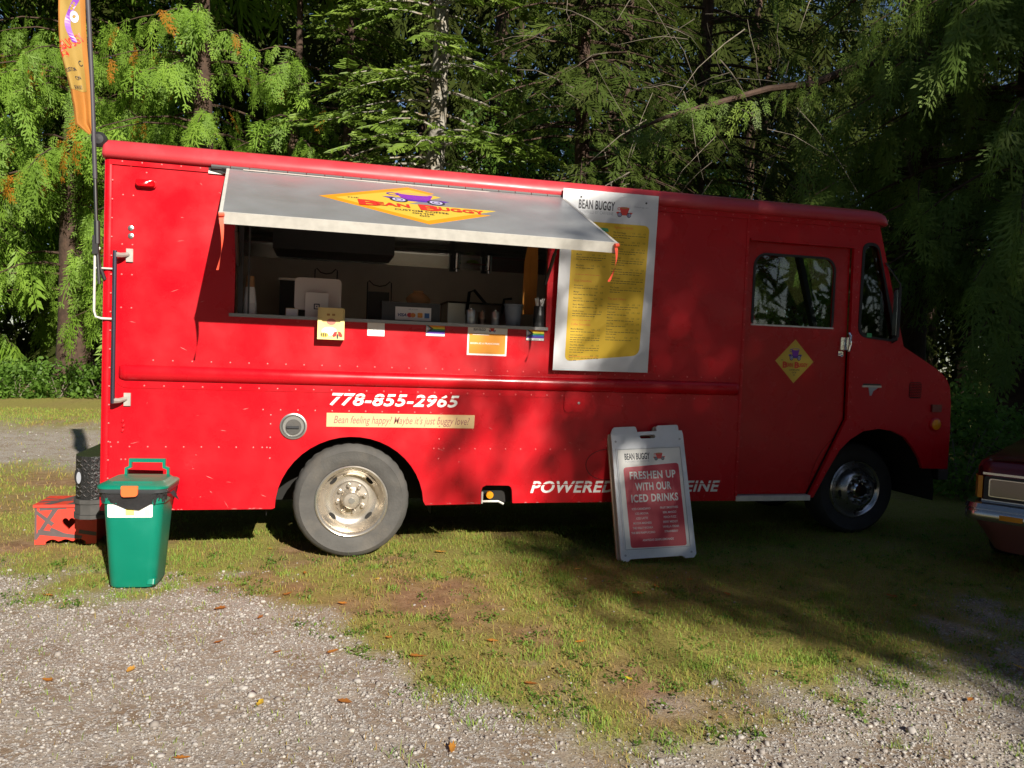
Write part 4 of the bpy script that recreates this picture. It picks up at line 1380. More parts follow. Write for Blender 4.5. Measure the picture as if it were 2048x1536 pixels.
text_to(b, "ANAYEGA'S GRAPE-LEMONADE", 0.285, 0.138, 0.0145, SG, 0.0018, offset=0.015, sx=0.78)
tag(b.make('print_text', VINYL, ps), kind='stuff')
sc_ = B()
for p0, p1 in (((0.145, 0.66), (0.125, 0.20)), ((0.43, 0.66), (0.445, 0.22)), ((0.30, 0.44), (0.29, 0.40)), ((0.15, 0.215), (0.42, 0.215))):
    sc_.add([SG(p0[0], p0[1], 0.0019), SG(p0[0] + 0.0016, p0[1], 0.0019), SG(p1[0] + 0.0016, p1[1] - 0.001, 0.0019), SG(p1[0], p1[1] - 0.001, 0.0019)], [(0, 1, 2, 3)])
sc_.make('crease_marks', mat('crease_pink', (0.62, 0.16, 0.18), 0.5), ps)

# ------------------------------------------------------------------ green bin
bn = thing('waste_bin', 'green plastic waste bin with orange latch standing by the truck corner', 'bin', (0.30, -0.38, 0))
BF = Fr((0.300, -0.52, 0.004), (0.995, -0.06, 0), (0, 0, 1))
BX, BY = BF.u, Vector((0.06, 0.995, 0))


def bring(w_, d, r_, z, y0=0.0):
    return [BF.o + BX * x + BY * (y + y0) + Vector((0, 0, z)) for x, y in rrect(-w_ / 2, 0, w_ / 2, d, r_, 6)]


B().loft([bring(0.245, 0.25, 0.05, 0.0, 0.03), bring(0.262, 0.265, 0.055, 0.012, 0.022), bring(0.33, 0.32, 0.06, 0.50, 0.002), bring(0.352, 0.342, 0.065, 0.502, -0.010), bring(0.355, 0.345, 0.065, 0.545, -0.012),
          bring(0.335, 0.325, 0.06, 0.545, -0.002)]).make('bin_body', BIN, bn, True, 35)
B().loft([bring(0.372, 0.362, 0.07, 0.562, -0.022), bring(0.385, 0.375, 0.07, 0.568, -0.028), bring(0.388, 0.378, 0.07, 0.590, -0.030)]).make('lid_rim', mat('lid_rim_grey', (0.045, 0.05, 0.055), 0.35), bn, True, 40)
B().loft([bring(0.392, 0.382, 0.07, 0.5905, -0.032), bring(0.392, 0.382, 0.07, 0.601, -0.032), bring(0.372, 0.362, 0.07, 0.610, -0.022), bring(0.335, 0.30, 0.06, 0.613, 0.02), bring(0.31, 0.27, 0.06, 0.626, 0.04), bring(0.29, 0.25, 0.06, 0.624, 0.05), bring(0.20, 0.16, 0.05, 0.628, 0.09)]).make('lid', BIN, bn, True, 40)
FB = Fr(BF.o + BY * (-0.034), BX, (0, 0, 1))
lt = roundpoly([(-0.045, 0.548), (0.045, 0.552), (0.045, 0.612), (-0.045, 0.612)], [0.02, 0.02, 0.006, 0.006])
flat('latch', lt, FB, 0.0, LATCH, bn, 0.014)
hd = B()
HB = Fr(BF.o + BY * 0.315, BX, (0, 0, 1))
hd.add(*(lambda q: (q.v, q.f))(prism([[(-0.13, 0.60), (-0.115, 0.60), (-0.115, 0.655), (-0.09, 0.665), (-0.09, 0.70), (0.09, 0.70), (0.09, 0.665), (0.115, 0.655), (0.115, 0.60), (0.13, 0.60), (0.128, 0.665), (0.105, 0.675), (0.105, 0.722), (-0.105, 0.722), (-0.105, 0.675), (-0.128, 0.665)]], HB, -0.012, 0.012)))
hd.make('handle', BIN, bn)
gp = B()
for k in range(16):
    gp.add(*(lambda q: (q.v, q.f))(prism([rrect(-0.082 + k * 0.0108, 0.700, -0.076 + k * 0.0108, 0.716)], HB, 0.0125, 0.016)))
tag(gp.make('grip_ridges', BIN, bn), kind='stuff')
LF = Fr(BF.o + BY * 0.0035 + Vector((0, 0, 0.0)), BX, (0, 0.06, 1))
LFF = Fr(BF(0, 0.42) + BY * 0.0062, BX, Vector((0, 0, 1)) - BY * 0.0505)
lb = flat('label', rrect(-0.130, 0.0, 0.115, 0.098, 0.008), LFF, 0.0012, VINYL, bn, 0.001)
for k, (u0, u1, c) in enumerate(((-0.118, -0.085, (0.70, 0.62, 0.50)), (-0.080, -0.035, (0.45, 0.65, 0.80)), (-0.033, 0.015, (0.80, 0.72, 0.20)), (0.018, 0.058, (0.75, 0.76, 0.60)), (0.072, 0.10, (0.45, 0.46, 0.48)))):
    flat('print_block', rrect(u0, 0.012, u1, 0.052), LFF, 0.0023, mat('label_%d' % k, c, 0.5), lb, 0.0003)
text('print_title', 'BOKASHI', -0.098, 0.080, 0.010, LFF, 0.0024, PGREEN, lb, offset=0.02, width=0.045)
b = B()
for k in range(3):
    for u in np.arange(-0.06, 0.09, 0.022):
        b.add([LFF(x, y, 0.0024) for x, y in rrect(float(u), 0.062 + k * 0.009, float(u) + random.uniform(0.010, 0.019), 0.065 + k * 0.009)], [(0, 1, 2, 3)])
b.make('print_lines', mat('label_pale_ink', (0.60, 0.66, 0.70), 0.5), lb)
fp = B()
fp.loft([bring(0.05, 0.07, 0.012, 0.02, -0.02), bring(0.05, 0.07, 0.012, 0.05, -0.01)])
fo2 = B()
fo2.add([(v[0] + 0.0, v[1], v[2]) for v in fp.v], fp.f)
for i in range(len(fo2.v)):
    x, y, z = fo2.v[i]
    q = Vector((x, y, z)) + BX * 0.105 + BY * 0.035
    fo2.v[i] = tuple(q)
fo2.make('foot_moulding', BIN, bn, True, 40)
# liner bag: crumpled skirt hanging out under the lid
lg = B()
rings = []
nseg = 96
for j, zz in enumerate((0.585, 0.570, 0.555, 0.540, 0.52, 0.50)):
    ring = []
    base = bring(0.375 - 0.004 * j, 0.365 - 0.004 * j, 0.07, 0, -0.020 + 0.002 * j)
    m_ = len(base)
    for k in range(nseg):
        f_ = k / nseg * m_
        a_, b_ = base[int(f_) % m_], base[(int(f_) + 1) % m_]
        p = a_.lerp(b_, f_ - int(f_))
        loc_x = (p - BF.o).dot(BX)
        drop = 0.95 + 0.16 * math.sin(k * 0.55) + 0.12 * math.sin(k * 1.7 + 1) + 0.75 * math.exp(-((loc_x - 0.02) / 0.06) ** 2)
        z_ = 0.585 - (0.585 - zz) * min(drop, 1.7) * 0.82
        c_ = BF.o + BY * 0.16
        out = 1.012 + 0.018 * math.sin(k * 1.31 + j * 1.9) + 0.012 * math.sin(k * 2.9 + j)
        ring.append(Vector((c_.x + (p.x - c_.x) * out, c_.y + (p.y - c_.y) * out, z_)))
    rings.append(ring)
lg.loft(rings, False)
lo = lg.make('bin_liner', BAG, None, True, 60)
tag(lo, 'black plastic bag sticking out under the lid of the green bin', 'bin bag')
tail = B()
tail.add([BF.o + BX * 0.185 + BY * 0.1 + Vector((0, 0, 0.55)), BF.o + BX * 0.20 + BY * 0.13 + Vector((0, 0, 0.56)), BF.o + BX * 0.235 + BY * 0.12 + Vector((0, 0, 0.50)), BF.o + BX * 0.205 + BY * 0.09 + Vector((0, 0, 0.53))], [(0, 1, 2, 3)])
tail.make('bag_tail', BAG, lo)

# ------------------------------------------------------------------ step stool
sx0, sx1, sy0, sy1, szt = -0.565, -0.17, 0.60, 0.90, 0.285
ss = thing('step_stool', 'red wooden step stool with heart cut out and dark tape stripes', 'stool', (-0.37, 0.75, 0))
SF = Fr((sx0, sy0, 0.002), (1, 0, 0), (0, 0, 1))
wv = [(0.0, 0.0), (0.07, 0.0)] + [(0.07 + 0.255 * k / 16, 0.018 + 0.018 * abs(math.sin(k / 16 * math.pi * 3))) for k in range(17)] + [(0.325, 0.0), (0.395, 0.0), (0.395, szt - 0.02), (0.0, szt - 0.02)]
heart = []
for k in range(28):
    a = 2 * math.pi * k / 28
    heart.append((0.215 + 0.0026 * 16 * math.sin(a) ** 3, 0.150 + 0.0030 * (13 * math.cos(a) - 5 * math.cos(2 * a) - 2 * math.cos(3 * a) - math.cos(4 * a))))
flat('front_board', [wv, heart], SF, -0.018, STOOL, ss, 0.018)
flat('back_board', [wv, heart], Fr((sx0, sy1, 0.002), (1, 0, 0), (0, 0, 1)), -0.018, STOOL, ss, 0.018)
B().box((sx0 + 0.001, sy0 + 0.019, 0.003), (sx0 + 0.019, sy1 - 0.001, szt - 0.02)).make('end_board', STOOL, ss)
B().box((sx1 - 0.019, sy0 + 0.019, 0.003), (sx1 - 0.001, sy1 - 0.001, szt - 0.02)).make('end_board', STOOL, ss)
B().box((sx0 - 0.008, sy0 - 0.012, szt - 0.0195), (sx1 + 0.008, sy1 + 0.03, szt)).make('top_board', STOOL, ss)
for p0, p1, w_ in (((0.0, 0.045), (0.135, 0.262), 0.020), ((0.0, 0.235), (0.115, 0.14), 0.016), ((0.02, 0.09), (0.30, 0.04), 0.022), ((0.03, 0.25), (0.20, 0.262), 0.012), ((0.25, 0.262), (0.395, 0.22), 0.016), ((0.10, 0.11), (0.20, 0.06), 0.014), ((0.28, 0.09), (0.395, 0.07), 0.016), ((0.005, 0.03), (0.005, 0.26), 0.010)):
    d_ = Vector((p1[0] - p0[0], p1[1] - p0[1])).normalized()
    n_ = Vector((-d_.y, d_.x)) * w_ * 0.85
    q = [(p0[0] - n_.x, p0[1] - n_.y), (p1[0] - n_.x, p1[1] - n_.y), (p1[0] + n_.x, p1[1] + n_.y), (p0[0] + n_.x, p0[1] + n_.y)]
    q = [(min(max(a, 0.001), 0.394), min(max(c, 0.036), 0.264)) for a, c in q]
    flat('tape_stripe', q, SF, 0.0008 + random.random() * 0.0008, TAPE, ss, 0.0008)
TF = Fr((sx0, sy0 - 0.012, szt), (1, 0, 0), (0, 1, 0))
for q in (((0.05, 0.02), (0.10, 0.0), (0.22, 0.30), (0.17, 0.33)), ((0.0, 0.12), (0.0, 0.08), (0.40, 0.20), (0.40, 0.25)), ((0.20, 0.0), (0.26, 0.0), (0.34, 0.33), (0.29, 0.33)), ((0.0, 0.24), (0.0, 0.22), (0.2, 0.15), (0.2, 0.18))):
    flat('tape_stripe', list(q), TF, 0.0008 + random.random() * 0.0008, TAPE, ss, 0.0008)

# ------------------------------------------------------------------ feather flag
fl = thing('feather_flag', 'tall narrow orange feather flag on a black pole at the truck corner', 'flag', (-0.04, 0.02, 1.75))
pole = [(-0.015, -0.03, 1.80), (-0.028, -0.03, 2.0), (-0.038, -0.03, 2.2), (-0.048, -0.03, 2.45), (-0.060, -0.03, 2.73), (-0.075, -0.03, 3.05), (-0.095, -0.03, 3.4), (-0.125, -0.03, 3.9), (-0.17, -0.03, 4.5)]


def pole_at(z):
    return Vector((float(np.interp(z, [p[2] for p in pole], [p[0] for p in pole])), -0.03, z))


B().tube(pole[:4], 0.010, 10).make('pole', BLACKP, fl, True)
B().tube([(x, y, z) for x, y, z in pole[4:]], 0.0135, 10).tube([pole[3], pole[4]], 0.013, 10).make('pole_sleeve', mat('sleeve_slate', (0.05, 0.045, 0.055), 0.6), fl, True)
mtb = B().box((-0.055, -0.045, 1.985), (-0.022, -0.01, 2.10)).tube([(-0.030, -0.03, 2.05), (-0.034, -0.03, 2.19)], 0.018, 10).tube([(-0.03, -0.03, 2.0), (-0.02, -0.02, 1.92), (0.01, -0.005, 1.83)], 0.012, 8)
mtb.make('pole_holder', BLACKP, fl)
B().lathe([(0.0, -0.03), (0.03, -0.028), (0.047, -0.012), (0.047, 0.012), (0.03, 0.028), (0.0, 0.03)], (-0.035, 0.0, 2.70), 20, 'Y').make('clamp', BLACKP, fl, True)
B().tube([(-0.035, -0.005, 2.70), (0.02, 0.02, 2.68)], 0.016, 8).make('clamp_arm', BLACKP, fl)


def flag_pt(u, v, h=0.0):
    """u 0 at pole .. 1 at free edge, v height in metres"""
    p = pole_at(v)
    wd = float(np.interp(v, [2.74, 2.80, 2.90, 3.2, 3.55, 4.0, 4.5], [0.005, 0.085, 0.09, 0.145, 0.145, 0.16, 0.16]))
    fold = 0.035 * math.sin(5.0 * u + 2.2 * v) * u + 0.018 * math.sin(9 * u - 5 * v) * u
    x = p.x - 0.012 - u * wd + 0.004 * math.sin(7 * v)
    return Vector((x, p.y - 0.01 - h + fold, v - 0.03 * u * (1 if v < 2.95 else 0.3)))


vs = list(np.linspace(2.74, 4.45, 60))
b = B()
for h in (0.0, -0.002):
    b.loft([[flag_pt(u, v, h) for u in np.linspace(0, 1, 14)] for v in vs], False, False)
b.make('flag_cloth', FLAG, fl, True)
b = B()
b.loft([[flag_pt(u, v, 0.002) for u in np.linspace(0.2, 0.93, 12)] for v in np.linspace(2.98, 4.4, 50)], False, False)
b.make('printed_field', FLAGY, fl, True)


def ftext(b, s_, u, v, size, width, rot=0.0):
    V, F = text_geo(s_, 0.02, 0.0, 'CENTER', 3)
    k = size / 0.7
    xs = [q[0] for q in V]
    sx = width / ((max(xs) - min(xs)))
    out = []
    for x, y in V:
        xx, yy = x * sx, y * k
        c, s = math.cos(rot), math.sin(rot)
        uu, vv = c * xx - s * yy, s * xx + c * yy
        out.append(flag_pt(min(max(u - uu / 0.14, 0.02), 0.98), v + vv, 0.0035))
    b.add(out, F)


b = B()
ftext(b, 'BUGGY', 0.45, 3.25, 0.05, 0.13, R(35))
ftext(b, 'B', 0.80, 3.17, 0.07, 0.04, R(20))
tag(b.make('print_name', PRED, fl), kind='stuff')
b = B()
ftext(b, 'CUSTOM', 0.70, 3.09, 0.020, 0.055, R(30))
ftext(b, 'C', 0.30, 3.13, 0.035, 0.02, R(20))
ftext(b, 'ON', 0.50, 3.05, 0.022, 0.030, R(25))
ftext(b, 'AWAY', 0.55, 2.99, 0.024, 0.045, R(20))
tag(b.make('print_text', PDARK, fl), kind='stuff')
b = B()
ring = []
for k in range(20):
    t_ = k / 19
    ring.append([flag_pt(0.45 + 0.22 * math.sin(t_ * 5) + o, 3.27 + 0.34 * t_, 0.003) for o in (-0.10, 0.10)])
b.loft(ring, False, False)
b.make('print_buggy', PURPLE, fl)
b = B()
b.add([flag_pt(0.42 + 0.16 * math.cos(k * 0.4), 3.42 + 0.035 * math.sin(k * 0.4), 0.0045) for k in range(16)], [tuple(range(16))])
b.make('print_wheel', LAV, fl)


# ------------------------------------------------------------------ ribbons on the awning
def ribbon(p, dx, dy, L, label):
    b = B()
    rg = []
    for k in range(13):
        t_ = k / 12
        c = Vector(p) + Vector((dx * t_ * t_ + 0.012 * math.sin(t_ * 3.1), dy * t_ * t_, -L * t_))
        a = 0.5 + 1.6 * t_
        w_ = Vector((math.cos(a), math.sin(a) * 0.4, 0)) * 0.014
        rg.append([c - w_, c + w_])
    b.loft(rg, False, False)
    o = b.make('ribbon', RIBBON, None, True)
    b2 = B().tube([Vector(p) + Vector((-0.012, -0.01, 0.0)), Vector(p) + Vector((0.016, 0.0, 0.004))], 0.011, 8).make('ribbon_knot', RIBBON, o, True)
    tag(o, label, 'ribbon', 'ribbons on the awning')
    return o


ribbon(FL + Vector((0.006, -0.012, -0.02)), -0.015, 0.02, 0.29, 'bright orange ribbon hanging from the awning corner over bare red panel')
ribbon(FR_ + Vector((-0.010, -0.012, -0.02)), -0.03, 0.02, 0.215, 'bright orange ribbon hanging from the awning corner in front of the menu board')

# ------------------------------------------------------------------ leaflet holder below the counter
lh = thing('leaflet_holder', 'small cream leaflet box with bee and ladybird pictures below the counter', 'leaflet box', (1.42, -0.04, 1.50))
LX0, LX1, LZ0, LZ1, LY = 1.318, 1.492, 1.508, 1.722, -0.085
LHF = Fr((LX0, LY, LZ0), (1, 0, 0), (0, 0, 1))
lw, lhh = LX1 - LX0, LZ1 - LZ0
B().box((LX0, -0.012, LZ0), (LX1, -0.002, LZ1)).make('back_plate', WOODL, lh)
B().box((LX0, LY + 0.009, LZ0), (LX0 + 0.006, -0.012, LZ1 - 0.01)).make('side_plate', WOODL, lh)
B().box((LX1 - 0.006, LY + 0.009, LZ0), (LX1, -0.012, LZ1 - 0.01)).make('side_plate', WOODL, lh)
B().box((LX0 + 0.006, LY + 0.009, LZ0), (LX1 - 0.006, -0.012, LZ0 + 0.006)).make('bottom_plate', WOODL, lh)
WOODP = mat('pale_yellow_card', (0.78, 0.66, 0.26), 0.5, var=0.04)
B().box((LX0 + 0.008, LY + 0.012, LZ0 + 0.008), (LX1 - 0.008, LY + 0.03, LZ1 - 0.004)).make('leaflet_stack', WOODL, lh)
scoop = [(0, 0), (lw, 0), (lw, 0.135), (lw - 0.02, 0.135), (lw - 0.04, 0.10), (lw - 0.06, 0.085), (0.06, 0.085), (0.04, 0.10), (0.02, 0.135), (0, 0.135)]
pk = flat('front_pocket', scoop, LHF, -0.008, WOODP, lh, 0.008)
flat('print_white', ell(lw / 2 - 0.01, 0.055, 0.05, 0.028, 20), LHF, 0.0004, VINYL, pk, 0.0004)
flat('print_bee', ell(0.045, 0.030, 0.026, 0.016, 18), LHF, 0.0010, YELLOWL, pk, 0.0004)
for k in (-1, 0, 1):
    flat('print_bee_stripe', ell(0.040 + k * 0.014, 0.030, 0.0035, 0.014, 10), LHF, 0.0016, PDARK, pk, 0.0003)
flat('print_bee_wing', ell(0.058, 0.050, 0.012, 0.008, 12), LHF, 0.0014, VINYL, pk, 0.0003)
for s in (-1, 1):
    flat('print_ladybird_wing', [(0.130 + s * x, 0.022 + z) for x, z in ((0.002, 0.034), (0.022, 0.028), (0.034, 0.004), (0.026, -0.006), (0.008, 0.002))], LHF, 0.0010, PRED, pk, 0.0004)
    for q in ((0.014, 0.022), (0.024, 0.008)):
        flat('print_ladybird_spot', ell(0.130 + s * q[0], 0.022 + q[1], 0.003, 0.003, 8), LHF, 0.0016, PDARK, pk, 0.0003)
flat('print_ladybird_body', ell(0.130, 0.022, 0.006, 0.018, 12), LHF, 0.0016, PDARK, pk, 0.0003)
LST = Fr((LX0, LY + 0.012, LZ0), (1, 0, 0), (0, 0, 1))
for u in (0.068, 0.102):
    flat('print_mark', rrect(u - 0.010, 0.158, u + 0.010, 0.172, 0.003), LST, 0.0005, COFFEE, lh, 0.0004)
flat('print_flower', ell(0.088, 0.118, 0.030, 0.022, 14), LST, 0.0005, mat('print_pink', (0.45, 0.16, 0.12), 0.5), lh, 0.0004)

# ------------------------------------------------------------------ things on the counter and inside
CZ = 1.657


def cups(name, x, y, z, r0, r1, hgt, n, m, label):
    b = B()
    pr = []
    rim = hgt * 0.45
    for k in range(n):
        z0 = rim * k / n
        pr += [(r0 - 0.002, z0), (r0, z0 + 0.002), (r0, z0 + 0.005), (r0 - 0.003, z0 + 0.006)]
    pr += [(r0 - 0.003, rim), (r1, hgt), (r1 - 0.004, hgt), (0.0, hgt - 0.003)]
    b.lathe(pr, (x, y, z), 28, 'Z')
    return tag(b.make(name, m, None, True, 40), label, 'cups')


cups('cup_stack', 0.868, 0.14, CZ, 0.046, 0.031, 0.185, 9, PAPER, 'stack of white paper cups upside down on the serving counter')
tag(B().lathe([(0.030, 0), (0.032, 0.004), (0.030, 0.006), (0.027, 0.072), (0.024, 0.074), (0, 0.073)], (0.868, 0.14, CZ + 0.186), 24, 'Z').make('paper_cup', KRAFT, None, True, 40), 'brown paper cup upside down on top of the white cup stack', 'cup')
cr = tag(B().box((1.105, 0.10, CZ), (1.185, 0.16, CZ + 0.055)).make('card_pad', CREAM, None), 'small cream card block beside the tablet stand', 'card pad')
flat('top_sheet', rrect(1.107, CZ + 0.004, 1.183, CZ + 0.051), Fr((0, 0.10, 0), (1, 0, 0), (0, 0, 1)), 0.0005, PAPER, cr, 0.0008)
po = thing('tablet_till', 'white tablet till seen from behind on the counter', 'tablet', (1.31, 0.13, CZ))
TBF = Fr((1.158, 0.105, CZ + 0.05), (1, 0, 0.0), (0, 0.28, 1))
tb = prism([rrect(0, 0, 0.312, 0.232, 0.028)], TBF, -0.010, 0.0).make('tablet', TABLET, po)
STF = Fr((1.232, 0.070, CZ + 0.001), (1, 0, 0), (0, 0.05, 1))
prism([rrect(0, 0, 0.152, 0.165, 0.004)], STF, -0.020, 0.0).make('stand', TABLET, po)
lgx = flat('print_square_mark', [rrect(0.056, 0.052, 0.096, 0.092, 0.006), rrect(0.0635, 0.0595, 0.0885, 0.0845, 0.002)], STF, 0.0005, PDARK, po, 0.0004)
flat('print_square_dot', rrect(0.0715, 0.0675, 0.0805, 0.0765), STF, 0.0005, PDARK, po, 0.0004)
B().box((1.25, 0.09, CZ), (1.36, 0.2, CZ + 0.012)).make('stand_foot', TABLET, po)


def wire(name, x, y, z, w_, h, label):
    b = B()
    b.tube([(x, y, z), (x, y, z + h), (x + 0.012, y, z + h + 0.012), (x + w_ * 0.25, y, z + h - 0.02), (x + w_ * 0.5, y, z + h - 0.03), (x + w_ * 0.75, y, z + h - 0.02), (x + w_ - 0.012, y, z + h + 0.012), (x + w_, y, z + h), (x + w_, y, z)], 0.005, 6)
    b.box((x - 0.01, y - 0.05, z - 0.004), (x + w_ + 0.01, y + 0.05, z + 0.004))
    o = tag(b.make(name, BLACKP, None), label, 'wire stand')
    return o


w1 = wire('wire_stand', 1.69, 0.95, 1.66, 0.19, 0.33, 'black wire stand with dipped top between the tablet and the card sign')
B().box((1.70, 1.0, 1.66), (1.87, 1.2, 1.92)).make('stand_back', INDARK, w1)
wire('wire_stand', 1.28, 0.9, 1.66, 0.17, 0.40, 'black wire stand showing above the white tablet')
cbx = thing('card_box', 'black counter box carrying a white payment cards sign', 'box', (1.95, 0.15, CZ))
B().box((1.748, 0.10, CZ), (2.158, 0.24, CZ + 0.135)).make('box_body', INDARK, cbx)
CF = Fr((1.842, 0.094, CZ + 0.010), (1, 0, 0), (0, 0.06, 1))
cs_ = flat('sign_card', rrect(0, 0, 0.252, 0.092), CF, 0.001, PAPER, cbx, 0.001)
text('print_heading', 'WE ACCEPT', 0.126, 0.072, 0.009, CF, 0.0024, PGREY, cs_, offset=0.015, width=0.07)
text('print_visa', 'VISA', 0.045, 0.026, 0.020, CF, 0.0024, mat('print_navy', (0.02, 0.03, 0.16), 0.4), cs_, offset=0.035, shear=0.25, width=0.062)
for u, c in ((0.100, (0.55, 0.02, 0.02)), (0.124, (0.70, 0.22, 0.02))):
    flat('print_card_disc', ell(u, 0.036, 0.018, 0.016, 18), CF, 0.0024 + u * 0.004, mat('disc_%d' % int(u * 1000), c, 0.4), cs_, 0.0003)
flat('print_card_orange', rrect(0.156, 0.020, 0.192, 0.054, 0.006), CF, 0.0024, ORANGE, cs_, 0.0003)
flat('print_card_blue', rrect(0.205, 0.018, 0.240, 0.054), CF, 0.0024, mat('print_blue', (0.03, 0.13, 0.36), 0.4), cs_, 0.0003)
# pastry bag
b = B()
rg = []
for j, (z, s) in enumerate(((0.0, 0.75), (0.03, 1.0), (0.07, 1.05), (0.10, 0.8), (0.118, 0.42), (0.13, 0.5))):
    rg.append([(2.03 + (0.075 + 0.012 * math.sin(k * 2.3 + j)) * s * math.cos(k * math.pi / 8), 0.36 + 0.05 * s * math.sin(k * math.pi / 8), CZ + 0.11 + z) for k in range(16)])
b.loft(rg)
b.box((1.93, 0.28, CZ), (2.15, 0.45, CZ + 0.109))
tag(b.make('paper_bag', KRAFT, None, True, 40), 'crumpled brown paper bag behind the payment cards sign', 'bag')


def jar(x, y, r_, h, label, m=STEEL):
    o = B().lathe([(r_ * 0.95, 0), (r_, 0.006), (r_, h * 0.45), (r_ * 1.04, h * 0.47), (r_ * 1.04, h * 0.55), (r_, h * 0.57), (r_, h * 0.92), (r_ * 0.9, h), (0, h)], (x, y, CZ), 24, 'Z').make('metal_jar', m, None, True, 35)
    B().lathe([(r_ * 0.3, 0), (r_ * 0.35, 0.012), (0, 0.015)], (x, y, CZ + h), 12, 'Z').make('lid_knob', m, o, True)
    return tag(o, label, 'jar', 'jars on the counter')


jar(2.385, 0.12, 0.038, 0.105, 'widest steel jar on the counter, beside the card box')
jar(2.475, 0.16, 0.030, 0.095, 'steel jar on the counter between two shinier jars', mat('brown_steel', (0.30, 0.22, 0.17), 0.3, 0.8))
jar(2.565, 0.12, 0.030, 0.100, 'slim steel jar on the counter, beside the grey tub')
tag(B().lathe([(0.052, 0), (0.054, 0.004), (0.066, 0.150), (0.072, 0.152), (0.072, 0.160), (0.062, 0.158), (0.050, 0.02), (0, 0.02)], (2.70, 0.13, CZ), 28, 'Z').make('tub', GREYTUB, None, True, 40), 'blue grey plastic tub on the counter beside the black cups', 'tub')
bc = B()
pr = []
for k in range(8):
    z0 = 0.030 + 0.007 * k
    pr += [(0.040, z0), (0.0425, z0 + 0.002), (0.0425, z0 + 0.005)]
bc.lathe([(0.041, 0.0)] + pr + [(0.040, 0.092), (0.036, 0.150), (0.030, 0.148), (0.030, 0.06), (0, 0.06)], (2.865, 0.02, CZ), 28, 'Z')
tag(bc.make('cup_stack', BLACKP, None, True, 40), 'stack of black ribbed cups holding white stir sticks on the counter', 'cups')
for k in range(12):
    a, tl = random.uniform(0, 6.28), random.uniform(0.01, 0.03)
    bx_, by_ = 2.865 + 0.012 * math.cos(a), 0.02 + 0.012 * math.sin(a)
    o = B().tube([(bx_, by_, CZ + 0.10), (bx_ + tl * math.cos(a), by_ + tl * math.sin(a), CZ + 0.205 + random.uniform(-0.01, 0.01))], 0.0035, 6).make('stir_stick', PAPER, None)
    tag(o, 'white stir stick standing in the black cup', 'stir stick', 'stir sticks in the black cup')
# wall fixture with two chrome cylinders
wf = thing('wall_dispenser', 'wall bracket with two chrome cylinders and a small shelf between them', 'dispenser', (2.72, 2.05, 2.24))
for x in (2.585, 2.90):
    B().lathe([(0.030, 0), (0.036, 0.006), (0.036, 0.15), (0.030, 0.156), (0, 0.156)], (x, 2.03, 2.25), 20, 'Z', True).make('chrome_cylinder', CHROME, wf, True, 35)
    B().box((x - 0.06, 2.068, 2.235), (x - 0.01, 2.118, 2.39)).make('mount_plate', BLACKP, wf)
    B().lathe([(0.015, 0), (0.018, 0.02), (0, 0.02)], (x, 2.03, 2.228), 12, 'Z').make('cylinder_tip', CHROME, wf, True)
B().box((2.62, 1.99, 2.30), (2.865, 2.11, 2.315)).make('shelf', CHROME, wf)
sp_ = B().loft([[(2.745 + 0.06 * s * math.cos(k), 2.05 + 0.03 * s * math.sin(k), z) for k in np.linspace(0, 6.0, 12)] for s, z in ((1, 2.3155), (1, 2.33), (0.6, 2.348))]).make('sponge', mat('sponge_green', (0.22, 0.30, 0.04), 0.8), None, True)
tag(sp_, 'green and yellow sponge lying on the chrome wall shelf', 'sponge')
ap = B()
ap.loft([[(2.905 + 0.03 * math.sin(3 * t_ + 9 * s) * 0.4 - 0.075 * s * (0.6 + 0.4 * min(1, t_ * 3)), 0.28 + 0.05 * s, 2.38 - 0.62 * t_) for s in np.linspace(0, 1, 9)] for t_ in np.linspace(0, 1, 12)], False, False)
tag(ap.make('apron', APRON, None, True), 'ochre brown apron hanging at the end of the serving window', 'apron')
cm = thing('coffee_machine', 'dark coffee machine with bent black handle on the back counter', 'coffee machine', (2.75, 1.75, 1.62))
B().box((2.45, 1.62, 1.62), (3.05, 2.05, 1.90)).make('machine_body', STEEL, cm)
B().box((2.44, 1.60, 1.90), (3.06, 2.06, 1.915)).make('machine_top', INDARK, cm)
B().tube([(2.62, 1.60, 1.80), (2.63, 1.55, 2.0), (2.67, 1.53, 2.02), (2.78, 1.52, 1.90)], 0.014, 8).make('handle', BLACKP, cm, True)
B().tube([(2.95, 1.60, 1.83), (2.95, 1.52, 1.95), (3.02, 1.51, 1.96)], 0.012, 8).make('handle', BLACKP, cm, True)
gd = B().box((0.98, 1.6, 1.62), (1.22, 1.95, 2.02)).make('grinder', INDARK, None)
tag(gd, 'dark box appliance on the back counter behind the white cups', 'appliance')
B().box((0.97, 1.59, 2.0205), (1.23, 1.96, 2.04)).make('appliance_lid', STEEL, gd)

# ------------------------------------------------------------------ parked car
CO = Vector((5.98, -0.74, 0.0))                           # far front corner
cu = Vector((0.54, -0.84, 0)).normalized()                # along the front, towards the open side
cv_ = Vector((0.84, 0.54, 0)).normalized()                # backwards
car = thing('parked_car', 'old maroon car with chrome bumper parked nose first beside the truck', 'car', tuple(CO + cu * 0.85 + cv_ * 2.0))


def cp(u, v, z):
    q = CO + cu * u + cv_ * v
    return (q.x, q.y, z)


def cring(u0, u1, v0, v1, r_, z, n=6):
    return [cp(u, v, z) for u, v in rrect(u0, v0, u1, v1, r_, n)]


